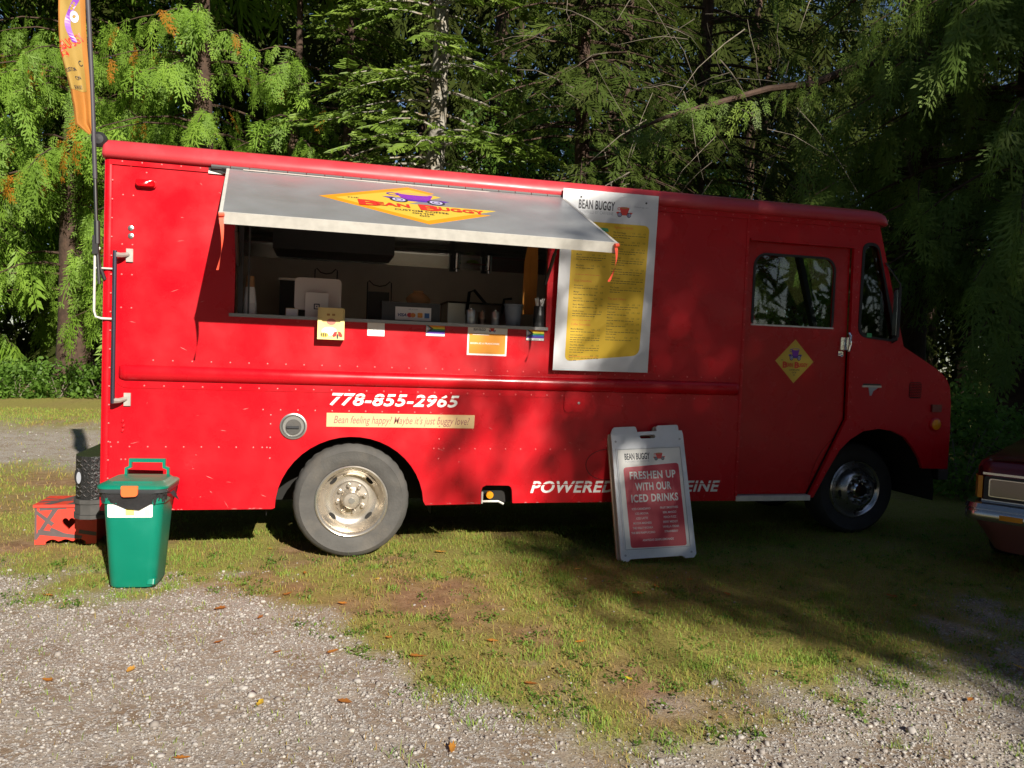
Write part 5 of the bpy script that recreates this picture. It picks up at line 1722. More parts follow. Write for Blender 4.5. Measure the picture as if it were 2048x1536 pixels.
B().loft([cring(0.03, 1.70, 0.06, 4.4, 0.16, 0.40), cring(0.01, 1.72, 0.03, 4.42, 0.16, 0.50), cring(0.0, 1.73, 0.03, 4.43, 0.14, 0.66), cring(0.0, 1.73, 0.04, 4.43, 0.13, 0.755), cring(0.015, 1.715, 0.06, 4.4, 0.12, 0.80),
          cring(0.05, 1.68, 0.10, 4.35, 0.12, 0.835)]).make('body', CARRED, car, True, 40)
hd_ = B()
hd_.loft([[cp(0.10 + 1.53 * k / 10, 0.06 + 0.0 * k, 0.815 + 0.03 * math.sin(math.pi * k / 10)) for k in range(11)], [cp(0.09 + 1.55 * k / 10, 0.14, 0.845 + 0.035 * math.sin(math.pi * k / 10)) for k in range(11)],
          [cp(0.09 + 1.55 * k / 10, 0.7, 0.885 + 0.035 * math.sin(math.pi * k / 10)) for k in range(11)], [cp(0.09 + 1.55 * k / 10, 1.25, 0.915 + 0.035 * math.sin(math.pi * k / 10)) for k in range(11)]], False, False)
hd_.make('hood', CARRED, car, True, 60)
B().loft([cring(0.06, 1.67, 1.2, 3.9, 0.1, 0.83), cring(0.10, 1.63, 1.28, 3.8, 0.1, 0.95), cring(0.28, 1.45, 1.85, 3.4, 0.12, 1.36), cring(0.34, 1.39, 1.95, 3.3, 0.12, 1.39)]).make('cabin', mat('car_glass_dark', (0.02, 0.022, 0.025), 0.08), car, True, 40)
B().loft([cring(0.27, 1.46, 1.84, 3.41, 0.12, 1.365), cring(0.36, 1.37, 1.96, 3.28, 0.12, 1.40)]).make('roof', CARRED, car, True, 40)
B().loft([cring(-0.03, 1.76, -0.10, 0.40, 0.10, 0.395), cring(-0.035, 1.765, -0.105, 0.40, 0.10, 0.41), cring(-0.035, 1.765, -0.105, 0.40, 0.10, 0.455), cring(-0.028, 1.758, -0.095, 0.40, 0.10, 0.475), cring(-0.035, 1.765, -0.11, 0.40, 0.10, 0.482), cring(-0.03, 1.76, -0.10, 0.40, 0.10, 0.515), cring(0.02, 1.71, -0.05, 0.40, 0.09, 0.52)]).make('bumper', CARBUMP, car, True, 30)
B().loft([cring(0.16, 1.57, 0.12, 0.9, 0.14, 0.155), cring(0.12, 1.61, 0.07, 0.9, 0.15, 0.165), cring(0.05, 1.68, 0.0, 0.9, 0.16, 0.30), cring(0.02, 1.71, -0.05, 0.9, 0.14, 0.37), cring(0.02, 1.71, -0.05, 0.9, 0.14, 0.394)]).make('valance', CARPINK, car, True, 40)
CFF = Fr(CO + cv_ * 0.028, cu, (0, 0, 1))
for s in (0, 1):
    mu = (lambda u: u) if s == 0 else (lambda u: 1.73 - u)
    hs = [(mu(0.07), 0.535), (mu(0.42), 0.535), (mu(0.42), 0.70), (mu(0.07), 0.70)]
    if s:
        hs = [hs[1], hs[0], hs[3], hs[2]]
    bz = flat('lamp_bezel', roundpoly(hs, 0.015), CFF, 0.001, INDARK, car, 0.010)
    l_ = [(mu(0.11), 0.562), (mu(0.375), 0.562), (mu(0.375), 0.682), (mu(0.11), 0.682)]
    if s:
        l_ = [l_[1], l_[0], l_[3], l_[2]]
    hl = flat('headlight', roundpoly(l_, 0.015), CFF, 0.012, LAMPGL, car, 0.012)
    fr4 = [(x, z) for x, z in roundpoly(l_, 0.015)]
    cx_, cz_ = sum(x for x, _ in fr4) / len(fr4), sum(z for _, z in fr4) / len(fr4)
    flat('headlight_trim', [[(cx_ + (x - cx_) * 1.05, cz_ + (z - cz_) * 1.09) for x, z in fr4], [(cx_ + (x - cx_) * 0.99, cz_ + (z - cz_) * 0.98) for x, z in fr4]], CFF, 0.012, CARBUMP, hl, 0.016)
    ub = 0.0 if s == 0 else 1.73
    sgn_ = -1 if s == 0 else 1
    B().add([cp(ub + sgn_ * 0.004, 0.12, 0.54), cp(ub + sgn_ * 0.004, 0.24, 0.54), cp(ub + sgn_ * 0.004, 0.24, 0.70), cp(ub + sgn_ * 0.004, 0.12, 0.70), cp(ub - sgn_ * 0.03, 0.026, 0.54), cp(ub - sgn_ * 0.03, 0.026, 0.70), cp(ub - sgn_ * 0.06, 0.022, 0.54), cp(ub - sgn_ * 0.06, 0.022, 0.70)],
            [(0, 1, 2, 3), (4, 0, 3, 5), (6, 4, 5, 7)]).make('corner_lamp', AMBER, car)
gl_ = flat('grille', rrect(0.44, 0.545, 1.29, 0.70), CFF, 0.001, INDARK, car, 0.008)
for k in range(5):
    flat('grille_bar', rrect(0.445, 0.56 + k * 0.029, 1.285, 0.572 + k * 0.029), CFF, 0.0095, CHROME, gl_, 0.008)
flat('chrome_strip', rrect(0.06, 0.712, 1.67, 0.728), CFF, 0.004, CARBUMP, car, 0.008)
flat('lower_strip', rrect(0.06, 0.522, 1.67, 0.532), CFF, 0.006, CARBUMP, car, 0.006)
BFF = Fr(CO + cv_ * (-0.1055), cu, (0, 0, 1))
for u in (0.20, 1.40):
    flat('turn_lamp', rrect(u, 0.415, u + 0.14, 0.45), BFF, 0.001, AMBER, car, 0.004)
for u, v in ((0.10, 0.85), (1.63, 0.85), (0.10, 3.4), (1.63, 3.4)):
    o_ = Vector(cp(u, v, 0.30))
    b = B()
    rg = []
    for r_, a in ((0.17, 0.09), (0.20, 0.10), (0.28, 0.10), (0.30, 0.07), (0.30, -0.07), (0.28, -0.10), (0.20, -0.10), (0.17, -0.09)):
        rg.append([tuple(o_ + cu * a + cv_ * (r_ * math.cos(k * math.pi / 16)) + Vector((0, 0, r_ * math.sin(k * math.pi / 16)))) for k in range(32)])
    b.loft(rg, True)
    b.make('wheel', TYRED, car, True, 30)
B().loft([cring(0.12, 1.60, 0.5, 4.0, 0.1, 0.22), cring(0.12, 1.60, 0.5, 4.0, 0.1, 0.42)]).make('underbody', DARK, car)

# ------------------------------------------------------------------ foliage sprays
def diamonds(segs):
    """segs: list of (base xy, tip xy, halfwidth, z0, z1) -> quads"""
    V, Q = [], []
    for (a, b_, w_, z0, z1) in segs:
        a, b_ = np.array(a, float), np.array(b_, float)
        d = b_ - a
        n_ = np.array([-d[1], d[0]]) / (np.linalg.norm(d) + 1e-9) * w_
        m_ = a + d * 0.42
        k = len(V)
        zm = z0 + (z1 - z0) * 0.42
        V += [(*a, z0), (*(m_ - n_), zm), (*b_, z1), (*(m_ + n_), zm)]
        Q.append((k, k + 1, k + 2, k + 3))
    return np.array(V), np.array(Q)


def cedar_spray(nb, sub, seed):
    """flat drooping frond: irregular side branchlets, each feathered with narrow scale-leaf tips"""
    r_ = random.Random(seed)
    S = []

    def zc(x, q):
        return -0.22 * x * x - 0.12 * q
    for i in range(nb):
        t_ = 0.05 + 0.90 * i / nb
        for s in (-1, 1):
            if r_.random() < 0.13:
                continue
            L = 0.46 * (1 - t_) ** 0.7 * (0.45 + 0.55 * min(1, t_ * 4)) * r_.uniform(0.55, 1.25) + 0.06
            an = R(34 + r_.uniform(-12, 12)) * s
            bx, by = t_ + r_.uniform(-.03, .03), 0.012 * s
            cx, cy = math.cos(an), math.sin(an)
            if sub == 1:
                S.append(((bx, by), (bx + cx * L, by + cy * L), 0.032, zc(bx, 0), zc(bx, L)))
                continue
            for j in range(sub):
                f0 = (j + 0.2) / sub
                last = j == sub - 1
                a2 = an + (0 if last else R(34 + r_.uniform(-8, 8)) * (1 if j % 2 else -1))
                l2 = L * (0.50 - 0.06 * j) * r_.uniform(0.8, 1.2)
                p = (bx + cx * L * f0 * 0.8, by + cy * L * f0 * 0.8)
                S.append((p, (p[0] + math.cos(a2) * l2, p[1] + math.sin(a2) * l2), 0.016 + 0.004 * r_.random(), zc(p[0], L * f0), zc(p[0], L * (f0 + 0.5))))
            S.append(((bx, by), (bx + cx * L * 0.8, by + cy * L * 0.8), 0.010, zc(bx, 0), zc(bx, L)))
    S.append(((0, 0), (0.6, 0), 0.010, 0, -0.07))
    S.append(((0.5, 0), (1.02, 0), 0.015, -0.05, -0.23))
    return diamonds(S)


def fir_spray(nb, seed, fat=0.035):
    """side twigs that read as bottle brushes: two crossed needles strips each"""
    r_ = random.Random(seed)
    V, Q = [], []

    def strip(a, b_, w_):
        a, b_ = Vector(a), Vector(b_)
        d = (b_ - a).normalized()
        for n_ in (d.cross(Vector((0, 0, 1))).normalized(), (d.cross(Vector((0, 0, 1))).normalized() * 0.35 + Vector((0, 0, 1))).normalized()):
            k = len(V)
            m1, m2 = a.lerp(b_, 0.25), a.lerp(b_, 0.8)
            V.extend([tuple(a), tuple(m1 - n_ * w_), tuple(m1 + n_ * w_), tuple(m2 - n_ * w_ * 0.9), tuple(m2 + n_ * w_ * 0.9), tuple(b_)])
            Q.append((k, k + 1, k + 2, k + 2))
            Q.append((k + 1, k + 3, k + 4, k + 2))
            Q.append((k + 3, k + 5, k + 4, k + 4))
    for i in range(nb):
        t_ = 0.12 + 0.8 * i / nb
        for s in (-1, 1):
            L = 0.36 * (1 - t_ * 0.75) * r_.uniform(0.75, 1.15)
            an = R(48 + r_.uniform(-8, 8)) * s
            strip((t_, 0, -0.06 * t_), (t_ + L * math.cos(an), L * math.sin(an), -0.06 * t_ - r_.uniform(-0.02, 0.10)), fat)
    strip((0.3, 0, -0.02), (1.0, 0, -0.09), fat)
    tri = []
    for q in Q:
        tri.append((q[0], q[1], q[2]))
        if q[2] != q[3]:
            tri.append((q[0], q[2], q[3]))
    return np.array(V), np.array(tri)


def tris(VQ):
    V, Q = VQ
    return V, np.concatenate([Q[:, [0, 1, 2]], Q[:, [0, 2, 3]]])


CED_HI = [tris(cedar_spray(7, 4, s)) for s in range(6)]
CED_LO = [tris(cedar_spray(9, 1, s + 10)) for s in range(4)]
CED_XX = [tris((lambda VQ: (VQ[0] * np.array([1, 1.6, 1]), VQ[1]))(cedar_spray(3, 1, s + 40))) for s in range(3)]
CED_XS = [tris(cedar_spray(6, 1, s + 20)) for s in range(3)]
FIR_T = [fir_spray(5, s, 0.034) for s in range(4)]
HEM_T = [tris(cedar_spray(9, 1, s + 30)) for s in range(4)]
LEAF_T = []
for s in range(3):
    r_ = random.Random(s)
    V, Tn = [], []
    for k in range(9):
        a, q = r_.uniform(0, 6.28), r_.uniform(0.1, 0.5)
        c = Vector((q * math.cos(a) + 0.4, q * math.sin(a), r_.uniform(-0.25, 0.25)))
        d = Vector((r_.uniform(-1, 1), r_.uniform(-1, 1), r_.uniform(-0.7, 0.2))).normalized()
        n_ = d.cross(Vector((r_.uniform(-.4, .4), r_.uniform(-.4, .4), 1))).normalized()
        L = r_.uniform(0.22, 0.36)
        i0 = len(V)
        V += [tuple(c), tuple(c + d * L * 0.3 - n_ * L * 0.30), tuple(c + d * L * 0.72 - n_ * L * 0.22), tuple(c + d * L), tuple(c + d * L * 0.72 + n_ * L * 0.22), tuple(c + d * L * 0.3 + n_ * L * 0.30)]
        Tn += [(i0, i0 + 1, i0 + 5), (i0 + 1, i0 + 2, i0 + 5), (i0 + 2, i0 + 4, i0 + 5), (i0 + 2, i0 + 3, i0 + 4)]
    LEAF_T.append((np.array(V), np.array(Tn)))


def sprays(name, P, A, N, S, tint, templates, m, parent=None):
    """P points, A axis, N plane normal, S size"""
    A = nd(A)
    Sd = nd(np.cross(N, A))
    N2 = np.cross(A, Sd)
    Vs, Fs, Ts, off = [], [], [], 0
    pick = rng.integers(0, len(templates), len(P))
    for ti, (tv, tf) in enumerate(templates):
        k = np.where(pick == ti)[0]
        if len(k) == 0:
            continue
        wd = rng.uniform(0.8, 1.2, len(k))
        V = (A[k][:, None, :] * tv[None, :, 0:1] + Sd[k][:, None, :] * (tv[None, :, 1:2] * wd[:, None, None]) + N2[k][:, None, :] * tv[None, :, 2:3]) * S[k][:, None, None] + P[k][:, None, :]
        F = tf[None] + (np.arange(len(k)) * len(tv))[:, None, None] + off
        Vs.append(V.reshape(-1, 3))
        Fs.append(F.reshape(-1, 3))
        Ts.append(np.repeat(tint[k], len(tv)))
        off += len(k) * len(tv)
    return npmesh(name, np.concatenate(Vs), np.concatenate(Fs), 3, m, parent, np.concatenate(Ts))


def trunk_geo(b, base, top, r0, r1, n=14, wob=0.05, flare=True):
    pts, rs = [], []
    base, top = Vector(base), Vector(top)
    for k in range(15):
        t_ = k / 14
        p = base.lerp(top, t_)
        pts.append(p + Vector((math.sin(t_ * 9 + base.x) * wob, math.cos(t_ * 7 + base.y) * wob, 0)))
        rs.append((r0 + (r1 - r0) * t_) * (1 + (0.5 * math.exp(-t_ * 22) if flare else 0)))
    b.tube(pts, rs, n)


def conifer(name, label, pos, H, z0, z1, rprof, nlimb, per, size, templates, m, bark, rtrunk, style='cedar', droop=0.5, az=None, lod_above=99,
            tint=(0.5, 0.22), orange=0.0, trunk_mesh=True, cull=True, limb_r=0.035, group='trees at the edge of the wood', lean=(0, 0), tall=(10.5, 19, 460), limb_mat=None):
    x, y = pos
    root = thing(name, label, 'tree', (x, y, 0), group)
    b = B()
    trunk_geo(b, (x, y, -0.15), (x + lean[0], y + lean[1], H), rtrunk, rtrunk * 0.25)
    tk = b.make('trunk', bark, root, True, 60)
    zs = np.sort(rng.uniform(z0, z1, nlimb))
    PP, AA, NN, SS = [], [], [], []
    lb = B()
    for i, z in enumerate(zs):
        a = rng.uniform(0, 2 * math.pi) if az is None else rng.uniform(az[0], az[1])
        L = float(np.interp(z, rprof[0], rprof[1])) * rng.uniform(0.75, 1.1)
        if L < 0.15:
            continue
        o = np.array([math.cos(a), math.sin(a), 0.0])
        tang = np.array([-math.sin(a), math.cos(a), 0.0])
        c0 = np.array([x + lean[0] * z / H, y + lean[1] * z / H, z])
        n_ = max(4, int(L * per))
        ts = np.linspace(0.12, 1.0, n_) ** 0.85
        wig = rng.normal(0, 0.10, 3)

        def lp(t_):
            if style == 'cedar':
                dz = 0.18 * L * t_ - droop * L * t_ ** 2 + 0.12 * L * max(0, t_ - 0.75)
            else:
                dz = 0.05 * L * t_ - droop * L * t_ ** 2
            return c0 + o * L * t_ + tang * L * 0.10 * math.sin(t_ * 3 + wig[0] * 20) * wig[1] * 10 * 0.3 + np.array([0, 0, dz])
        pts = [lp(t_) for t_ in (0.0, 0.25, 0.5, 0.75, 1.0)]
        lb.tube([Vector(p) for p in pts], [limb_r * (0.5 + 0.25 * L), limb_r * 0.8, limb_r * 0.55, limb_r * 0.35, limb_r * 0.15], 5, False)
        for t_ in ts:
            p = lp(t_)
            for s in ((-1, 1) if style != 'cedar' else (-1, 0, 1)):
                if rng.random() < 0.12:
                    continue
                q = p + rng.normal(0, 0.05, 3)
                if style == 'cedar':
                    ax = o * rng.uniform(0.2, 0.7) + tang * s * rng.uniform(0.2, 0.7) + np.array([0, 0, -1]) * rng.uniform(0.7, 1.5)
                    nn = o * 0.7 + np.array([0, 0, 0.7]) + tang * s * 0.5 + rng.normal(0, 0.3, 3)
                elif style == 'fir':
                    ax = o * rng.uniform(0.5, 0.9) + tang * s * rng.uniform(0.3, 0.9) + np.array([0, 0, -1]) * rng.uniform(0.0, 0.45)
                    nn = np.array([0, 0, 1.0]) + rng.normal(0, 0.25, 3) + o * 0.2
                else:
                    ax = o * rng.uniform(0.4, 0.9) + tang * s * rng.uniform(0.3, 0.9) + np.array([0, 0, -1]) * rng.uniform(0.2, 0.9)
                    nn = np.array([0, 0, 1.0]) + o * 0.5 + rng.normal(0, 0.4, 3)
                PP.append(q)
                AA.append(ax)
                NN.append(nn)
                SS.append(size * rng.uniform(0.45, 1.35) * (0.75 + 0.35 * t_))
    tag(lb.make('limbs', limb_mat or bark, root, True, 60), kind='stuff')
    PP, AA, NN, SS = np.array(PP), np.array(AA), np.array(NN), np.array(SS)
    tn = np.clip(rng.normal(tint[0], tint[1], len(PP)), 0.07, 1)
    if orange > 0:
        tn[rng.random(len(PP)) < orange] = 0.01
    if cull:
        k = seen(PP, 0.45)
        PP, AA, NN, SS, tn = PP[k], AA[k], NN[k], SS[k], tn[k]
    if tall:
        n2 = int(tall[2])
        zz = rng.uniform(tall[0], tall[1], n2)
        rr = np.interp(zz, rprof[0], rprof[1]) * np.clip((tall[1] + 2 - zz) / (tall[1] + 2 - tall[0]), 0, 1) * np.sqrt(rng.uniform(0.05, 1, n2)) * 0.7
        aa = rng.uniform(0, 6.283, n2)
        P2_ = np.stack([x + lean[0] * zz / H + rr * np.cos(aa), y + rr * np.sin(aa), zz], -1)
        A2_ = np.stack([np.cos(aa), np.sin(aa), rng.uniform(-1, -0.2, n2)], -1)
        sprays('upper_crown', P2_, A2_, rng.normal(0, 0.4, (n2, 3)) + np.array([0, 0, 1.0]), rng.uniform(1.2, 2.0, n2), np.clip(rng.normal(0.4, 0.2, n2), 0.07, 1), CED_XS, m, root)
    if len(PP):
        cr_ = sprays('crown', PP, AA, NN, SS, tn, templates, m, root)
    return root, len(PP)


NSP = 0


def tree(*a, **k):
    global NSP
    r_, n_ = conifer(*a, **k)
    print(k.get('label', a[1])[:40], n_)
    NSP += n_
    return r_


# sunlit cedars on the left
tree('cedar_tree', 'bright green drooping cedar behind the orange feather flag', (-4.9, 16.6), 14, 1.7, 9.5, ([1.5, 3, 6, 10], [2.6, 3.4, 3.3, 2.2]), 88, 3.4, 0.82, CED_HI, CEDAR, BARKR, 0.42, orange=0.03)
tree('cedar_tree', 'yellow green cedar with some brown sprays behind the truck corner', (-1.7, 15.2), 14, 1.6, 9.5, ([1.5, 3, 6, 10], [2.2, 2.9, 2.9, 2.0]), 80, 3.5, 0.82, CED_HI, CEDAR, BARKR, 0.36, orange=0.035)
tree('cedar_tree', 'cedar sapling with fine sprays above the red marker light', (0.55, 14.2), 11, 1.8, 8.6, ([1.5, 3, 6, 9], [1.5, 2.0, 1.7, 1.0]), 60, 3.6, 0.65, CED_HI, CEDAR, BARKR, 0.2, orange=0.02)
tree('cedar_tree', 'tall cedar at the far end of the undergrowth row', (-8.6, 18.0), 15, 2.0, 10, ([1.5, 3, 6, 10], [2.8, 3.5, 3.3, 2.4]), 80, 3.2, 0.9, CED_LO, CEDAR, BARKR, 0.4)
# firs in the middle
tree('fir_tree', 'fir with grey lichen covered trunk behind the awning', (3.45, 10.4), 15, 3.1, 10.2, ([2.5, 4, 7, 11], [2.0, 2.4, 2.3, 1.4]), 64, 4.2, 0.62, FIR_T, FIR, BARKG, 0.25, style='fir', droop=0.28, az=(R(150), R(390)))
tree('fir_tree', 'slender dark fir with flat sprays beside the left cedars', (1.75, 13.6), 12, 3.0, 9.6, ([2.5, 4, 7, 10], [1.7, 1.8, 1.4, 0.8]), 64, 4.2, 0.6, FIR_T, FIR, BARKR, 0.16, style='fir', droop=0.2)
# shaded hemlocks and cedars on the right
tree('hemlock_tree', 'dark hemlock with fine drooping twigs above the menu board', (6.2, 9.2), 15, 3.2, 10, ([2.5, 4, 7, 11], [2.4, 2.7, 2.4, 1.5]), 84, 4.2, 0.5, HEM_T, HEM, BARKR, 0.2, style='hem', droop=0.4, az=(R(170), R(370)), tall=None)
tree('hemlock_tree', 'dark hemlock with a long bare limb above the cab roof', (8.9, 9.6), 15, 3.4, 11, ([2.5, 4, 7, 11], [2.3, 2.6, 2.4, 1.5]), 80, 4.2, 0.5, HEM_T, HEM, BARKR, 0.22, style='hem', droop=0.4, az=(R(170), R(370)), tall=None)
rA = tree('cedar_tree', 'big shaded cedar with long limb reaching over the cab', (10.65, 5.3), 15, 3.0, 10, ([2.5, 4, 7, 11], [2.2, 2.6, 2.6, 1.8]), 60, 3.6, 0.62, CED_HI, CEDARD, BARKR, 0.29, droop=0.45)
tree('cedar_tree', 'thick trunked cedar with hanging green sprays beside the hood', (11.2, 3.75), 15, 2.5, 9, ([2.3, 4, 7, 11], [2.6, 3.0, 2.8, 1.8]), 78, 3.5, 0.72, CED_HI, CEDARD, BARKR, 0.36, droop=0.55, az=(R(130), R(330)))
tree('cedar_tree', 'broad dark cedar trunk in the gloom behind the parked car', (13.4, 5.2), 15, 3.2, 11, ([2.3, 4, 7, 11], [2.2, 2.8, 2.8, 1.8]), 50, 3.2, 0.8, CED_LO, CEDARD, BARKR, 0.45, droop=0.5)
# the long limb that crosses above the truck and bare twigs
b = B()
lim = [(10.6, 5.2, 6.35), (9.9, 5.0, 6.2), (9.0, 4.8, 5.95), (8.2, 4.7, 5.55), (7.4, 4.6, 5.35), (6.6, 4.55, 5.05), (5.8, 4.5, 4.75), (5.2, 4.5, 4.45)]
b.tube(lim, [0.085, 0.07, 0.062, 0.055, 0.047, 0.04, 0.028, 0.012], 8)
b.make('long_limb', BARKR, rA, True)
tw = B()
for k in range(150):
    p = Vector((random.uniform(4.8, 12.5), random.uniform(4.3, 8.5), random.uniform(3.2, 8.0)))
    d = Vector((random.uniform(-1, 1), random.uniform(-0.6, 0.6), random.uniform(-0.9, 0.3))).normalized()
    L = random.uniform(0.5, 1.5)
    q = [p + d * L * t_ + Vector((0, 0, -0.25 * L * t_ * t_)) + Vector((random.uniform(-.03, .03), 0, random.uniform(-.03, .03))) for t_ in (0, 0.33, 0.66, 1)]
    r_ = random.uniform(0.004, 0.011)
    tw.tube(q, [r_, r_ * 0.8, r_ * 0.55, r_ * 0.2], 4, False)
tag(tw.make('bare_twigs', TWIG, rA), kind='stuff')
# foliage hanging from the long limb
n_ = 70
ii = rng.uniform(0.08, 0.98, n_)
lp_ = np.array([[np.interp(t_, np.linspace(0, 1, len(lim)), [p[c] for p in lim]) for c in range(3)] for t_ in ii])
sprays('limb_foliage', lp_ + rng.normal(0, 0.10, (n_, 3)), np.stack([rng.normal(-0.35, 0.4, n_), rng.normal(-0.3, 0.4, n_), rng.uniform(-1.2, -0.3, n_)], -1), rng.normal(0, 0.5, (n_, 3)) + np.array([0, -0.8, 0.5]), rng.uniform(0.3, 0.6, n_), np.clip(rng.normal(0.4, 0.2, n_), 0.06, 1), CED_HI, CEDARD, rA)


# ------------------------------------------------------------------ broadleaf shrubs
def shrub(name, label, c, rx, ry, rz, n, size, m=BROAD, group=None, tint=(0.55, 0.22), cat='shrub', stems=6):
    root = thing(name, label, cat, (c[0], c[1], 0), group)
    u = nd(rng.normal(0, 1, (n, 3)))
    rad = rng.uniform(0.45, 1.0, n)[:, None] ** 0.6
    lump = 1 + 0.25 * np.sin(u[:, :1] * 5 + c[0]) * np.cos(u[:, 1:2] * 4 + c[1] * 3)
    P = np.array(c) + u * rad * lump * np.array([rx, ry, rz])
    P = P[P[:, 2] > 0.02]
    n2 = len(P)
    A = nd(P - np.array(c)) + rng.normal(0, 0.6, (n2, 3)) + np.array([0, 0, 0.1])
    N = rng.normal(0, 0.4, (n2, 3)) + np.array([0, -0.4, 1.0])
    sprays('foliage', P, A, N, size * rng.uniform(0.7, 1.3, n2), np.clip(rng.normal(*tint, n2), 0, 1), LEAF_T, m, root)
    b = B()
    for k in range(stems):
        a = 2 * math.pi * k / stems + c[0]
        b.tube([(c[0], c[1], -0.05), (c[0] + rx * 0.3 * math.cos(a), c[1] + ry * 0.3 * math.sin(a), c[2] * 0.6), (c[0] + rx * 0.7 * math.cos(a), c[1] + ry * 0.7 * math.sin(a), c[2] + rz * 0.4)], [0.02, 0.013, 0.005], 5, False)
    b.make('stems', TWIG, root)
    return root


for k, x in enumerate(np.arange(-9.4, -2.6, 0.78)):
    shrub('bramble_bush', 'low leafy bramble bush in the row under the left cedars', (x + random.uniform(-.15, .15), 15.0 + random.uniform(-.3, .4), 0.30), 0.62, 0.5, 0.40 + 0.18 * random.random(), 150, 0.30, group='brambles under the left cedars', tint=(0.45, 0.2))
shrub('vine_maple', 'sunlit light green maple foliage behind the menu board', (8.9, 12.6, 5.6), 1.9, 0.8, 1.5, 800, 0.30, cat='small tree', tint=(0.75, 0.2))
shrub('vine_maple', 'sunlit light green maple foliage low behind the cab roof', (10.6, 12.4, 4.9), 1.5, 0.8, 1.3, 600, 0.30, cat='small tree', tint=(0.75, 0.2))
shrub('vine_maple', 'dappled maple foliage between the fir and the hemlock', (6.6, 15.5, 6.0), 2.2, 1.2, 2.6, 800, 0.34, cat='small tree', tint=(0.5, 0.25))
shrub('vine_maple', 'green leaves seen through the cab windows', (11.4, 9.8, 2.3), 1.6, 0.9, 1.3, 520, 0.30, cat='small tree', tint=(0.7, 0.2))
shrub('hazel_bush', 'leafy bush with light green leaves in front of the dark trunk', (8.55, 2.0, 0.62), 0.60, 0.55, 0.60, 330, 0.20, tint=(0.6, 0.2))
shrub('hazel_bush', 'dim low bush at the foot of the thick cedar trunk', (9.6, 2.6, 0.40), 0.8, 0.6, 0.45, 300, 0.20, tint=(0.3, 0.15))
shrub('hazel_bush', 'dim bush in the gloom behind the parked car', (11.0, 1.9, 0.55), 0.8, 0.6, 0.5, 260, 0.22, tint=(0.25, 0.15))

shrub('gloom_thicket', 'dark undergrowth added for the gloom between the cedar trunks behind the hood', (13.6, 7.6, 1.4), 3.0, 0.9, 1.9, 620, 0.42, m=GLOOM, tint=(0.4, 0.2))  # dark undergrowth added to fill the gloom between the trunks
shrub('gloom_thicket', 'dark undergrowth added for the gloom behind the parked car', (15.6, 4.6, 1.3), 2.0, 1.4, 1.7, 460, 0.42, m=GLOOM, tint=(0.4, 0.2))  # second dark mass added for the same gloom
wc = rng.uniform([-1.6, -3.1], [7.0, 0.3], (620, 2))
wc = wc[gravel_mask(wc[:, 0], wc[:, 1]) < 0.9]
wp = (wc[:, None, :] + rng.normal(0, 0.04, (len(wc), 5, 2))).reshape(-1, 2)
wp = np.column_stack([wp, gz(wp[:, 0], wp[:, 1]) + 0.012])
wp = wp[seen(wp)]
tag(sprays('clover', wp, rng.normal(0, 1, (len(wp), 3)) * np.array([1, 1, 0.15]), rng.normal(0, 0.15, (len(wp), 3)) + np.array([0, 0, 1.0]), rng.uniform(0.03, 0.07, len(wp)), np.clip(rng.normal(0.5, 0.25, len(wp)), 0, 1), LEAF_T, BROAD), 'small flat weeds and clover among the thin grass', 'weeds', kind='stuff')
# ------------------------------------------------------------------ dark wood behind
wd = thing('far_wood', 'dark dense conifer wood behind the nearer trees', 'wood')
tag(wd, kind='stuff')
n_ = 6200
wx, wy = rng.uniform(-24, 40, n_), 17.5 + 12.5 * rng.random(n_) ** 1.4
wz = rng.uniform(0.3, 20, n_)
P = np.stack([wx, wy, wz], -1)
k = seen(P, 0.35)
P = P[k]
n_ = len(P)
sprays('wood_foliage', P, rng.normal(0, 0.5, (n_, 3)) + np.array([0, -0.5, -0.8]), rng.normal(0, 0.4, (n_, 3)) + np.array([0, -1.0, 0.4]), rng.uniform(1.3, 2.4, n_), np.clip(rng.normal(0.35, 0.2, n_), 0.06, 1), CED_LO, GLOOM, wd)['kind'] = 'stuff'
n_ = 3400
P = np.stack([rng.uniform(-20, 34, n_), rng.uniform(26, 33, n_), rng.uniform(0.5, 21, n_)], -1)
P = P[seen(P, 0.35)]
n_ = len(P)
sprays('wood_backing', P, rng.normal(0, 0.5, (n_, 3)) + np.array([0, -0.3, -0.8]), rng.normal(0, 0.3, (n_, 3)) + np.array([0, -1.0, 0.2]), rng.uniform(2.4, 3.6, n_), np.clip(rng.normal(0.35, 0.2, n_), 0.06, 1), CED_XS, GLOOM, wd)['kind'] = 'stuff'
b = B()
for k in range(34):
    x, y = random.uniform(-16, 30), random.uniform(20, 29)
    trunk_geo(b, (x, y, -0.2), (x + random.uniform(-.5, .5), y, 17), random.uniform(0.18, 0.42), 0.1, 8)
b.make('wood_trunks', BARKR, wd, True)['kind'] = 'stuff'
print('far', n_)

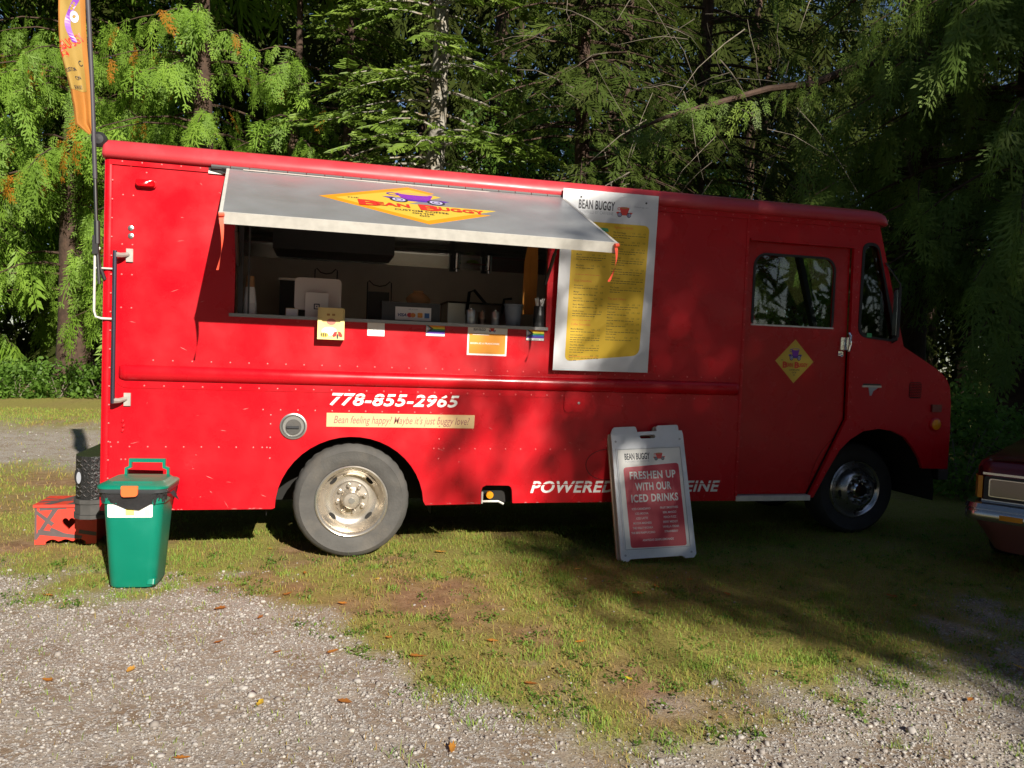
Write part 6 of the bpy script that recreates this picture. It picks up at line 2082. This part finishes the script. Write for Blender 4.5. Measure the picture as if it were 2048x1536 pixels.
# ------------------------------------------------------------------ trees on the near side of the clearing (out of frame), whose shade falls over the cab and the car
rng = np.random.default_rng(21)
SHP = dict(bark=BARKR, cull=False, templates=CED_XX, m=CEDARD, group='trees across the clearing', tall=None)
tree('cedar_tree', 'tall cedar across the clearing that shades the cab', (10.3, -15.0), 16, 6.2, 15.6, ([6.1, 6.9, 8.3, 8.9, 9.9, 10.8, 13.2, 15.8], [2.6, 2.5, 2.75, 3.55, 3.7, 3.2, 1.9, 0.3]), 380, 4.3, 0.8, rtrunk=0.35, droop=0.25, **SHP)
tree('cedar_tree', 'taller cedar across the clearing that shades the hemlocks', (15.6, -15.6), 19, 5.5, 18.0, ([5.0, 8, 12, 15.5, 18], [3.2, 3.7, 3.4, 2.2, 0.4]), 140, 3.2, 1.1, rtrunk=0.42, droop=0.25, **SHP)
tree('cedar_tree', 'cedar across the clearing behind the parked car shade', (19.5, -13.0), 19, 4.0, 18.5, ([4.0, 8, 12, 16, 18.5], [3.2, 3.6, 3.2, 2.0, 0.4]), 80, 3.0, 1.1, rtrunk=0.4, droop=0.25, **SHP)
print('sprays', NSP)
we = thing('sky_dimming_wood', 'unseen conifer wood added behind the camera to dim the sky light', 'wood')  # unseen wood added to block sky light and deepen the shade
tag(we, kind='stuff')
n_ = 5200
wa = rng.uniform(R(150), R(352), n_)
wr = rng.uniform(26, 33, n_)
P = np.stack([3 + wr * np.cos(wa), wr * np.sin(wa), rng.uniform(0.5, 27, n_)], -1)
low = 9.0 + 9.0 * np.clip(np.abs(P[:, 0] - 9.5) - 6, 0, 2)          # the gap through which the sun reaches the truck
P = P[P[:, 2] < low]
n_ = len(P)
sprays('wood_foliage', P, rng.normal(0, 0.5, (n_, 3)) + np.array([0, 0.3, -0.8]), rng.normal(0, 0.4, (n_, 3)) + np.array([0, 1.0, 0.4]), rng.uniform(2.8, 4.4, n_), np.clip(rng.normal(0.35, 0.2, n_), 0.06, 1), CED_XX, GLOOM, we)['kind'] = 'stuff'

# ------------------------------------------------------------------ fallen leaves
LSP = [(262, 1338, .8), (520, 1406, .9), (835, 1315, .3), (778, 1280, .3), (985, 1287, .6), (905, 1500, .6), (1258, 1362, 1.0), (555, 1307, .3), (665, 1306, .4), (440, 1222, .2), (437, 1288, .2), (690, 1402, .3), (755, 1162, .9), (685, 1210, .5),
       (1160, 1288, .5), (1380, 1163, .4), (1275, 1192, .5), (1313, 1177, .4), (1155, 1143, .7), (1828, 1212, .4), (540, 1098, .7), (95, 1365, .4), (97, 1192, .4), (365, 1518, .4), (1940, 1407, .3), (610, 1145, .3), (1062, 1370, .2), (520, 1240, .2), (880, 1108, .7), (2038, 1340, .9), (1785, 1195, .2), (575, 1190, .25), (1455, 1190, .3)]


def gpt(px, py):
    d = (px - 1024) / 1540 * r2 - (py - 768) / 1540 * u2 + fw
    t_ = -CAM.z / d.z
    return CAM + d * t_


for k, (px, py, tn) in enumerate(LSP):
    g = gpt(px, py)
    L = random.choice([0.034, 0.04, 0.046, 0.054, 0.064])
    a, cu_ = random.uniform(0, 6.28), random.uniform(0.15, 0.5)
    V = [(0, 0, 0)]
    lob = [(0.0, 0.55), (0.35, 0.30), (0.62, 0.42), (0.95, 0.26), (1.25, 0.36), (1.9, 0.22), (2.6, 0.34), (3.14, 0.5)]
    lob = lob + [(6.2832 - q, w_) for q, w_ in reversed(lob[1:-1])]
    sy = random.uniform(0.6, 0.95)
    for q, w_ in lob:
        w2 = w_ * L * 1.5 * random.uniform(0.8, 1.15)
        xx, yy = w2 * math.cos(q), w2 * math.sin(q) * sy
        V.append((xx, yy, cu_ * abs(yy) * (1.0 if yy > 0 else 0.6) + cu_ * 0.5 * xx * xx / L))
    V = [(g.x + xx * math.cos(a) - yy * math.sin(a), g.y + xx * math.sin(a) + yy * math.cos(a), float(gz(g.x, g.y)) + 0.012 + zz) for xx, yy, zz in V]
    F = [(0, j + 1, (j + 1) % len(lob) + 1) for j in range(len(lob))]
    o = obj('fallen_leaf', V, F, LEAFD, None)
    at = o.data.attributes.new('tint', 'FLOAT', 'POINT')
    at.data.foreach_set('value', [tn] * len(V))
    grav = float(gravel_mask(np.array([g.x]), np.array([g.y]))[0]) > 0.5
    colr = 'yellow' if tn > 0.75 else ('orange' if tn > 0.45 else 'brown')
    tag(o, 'small curled %s fallen leaf lying on the %s' % (colr, 'gravel' if grav else 'grass'), 'leaf', 'fallen leaves on the ground')
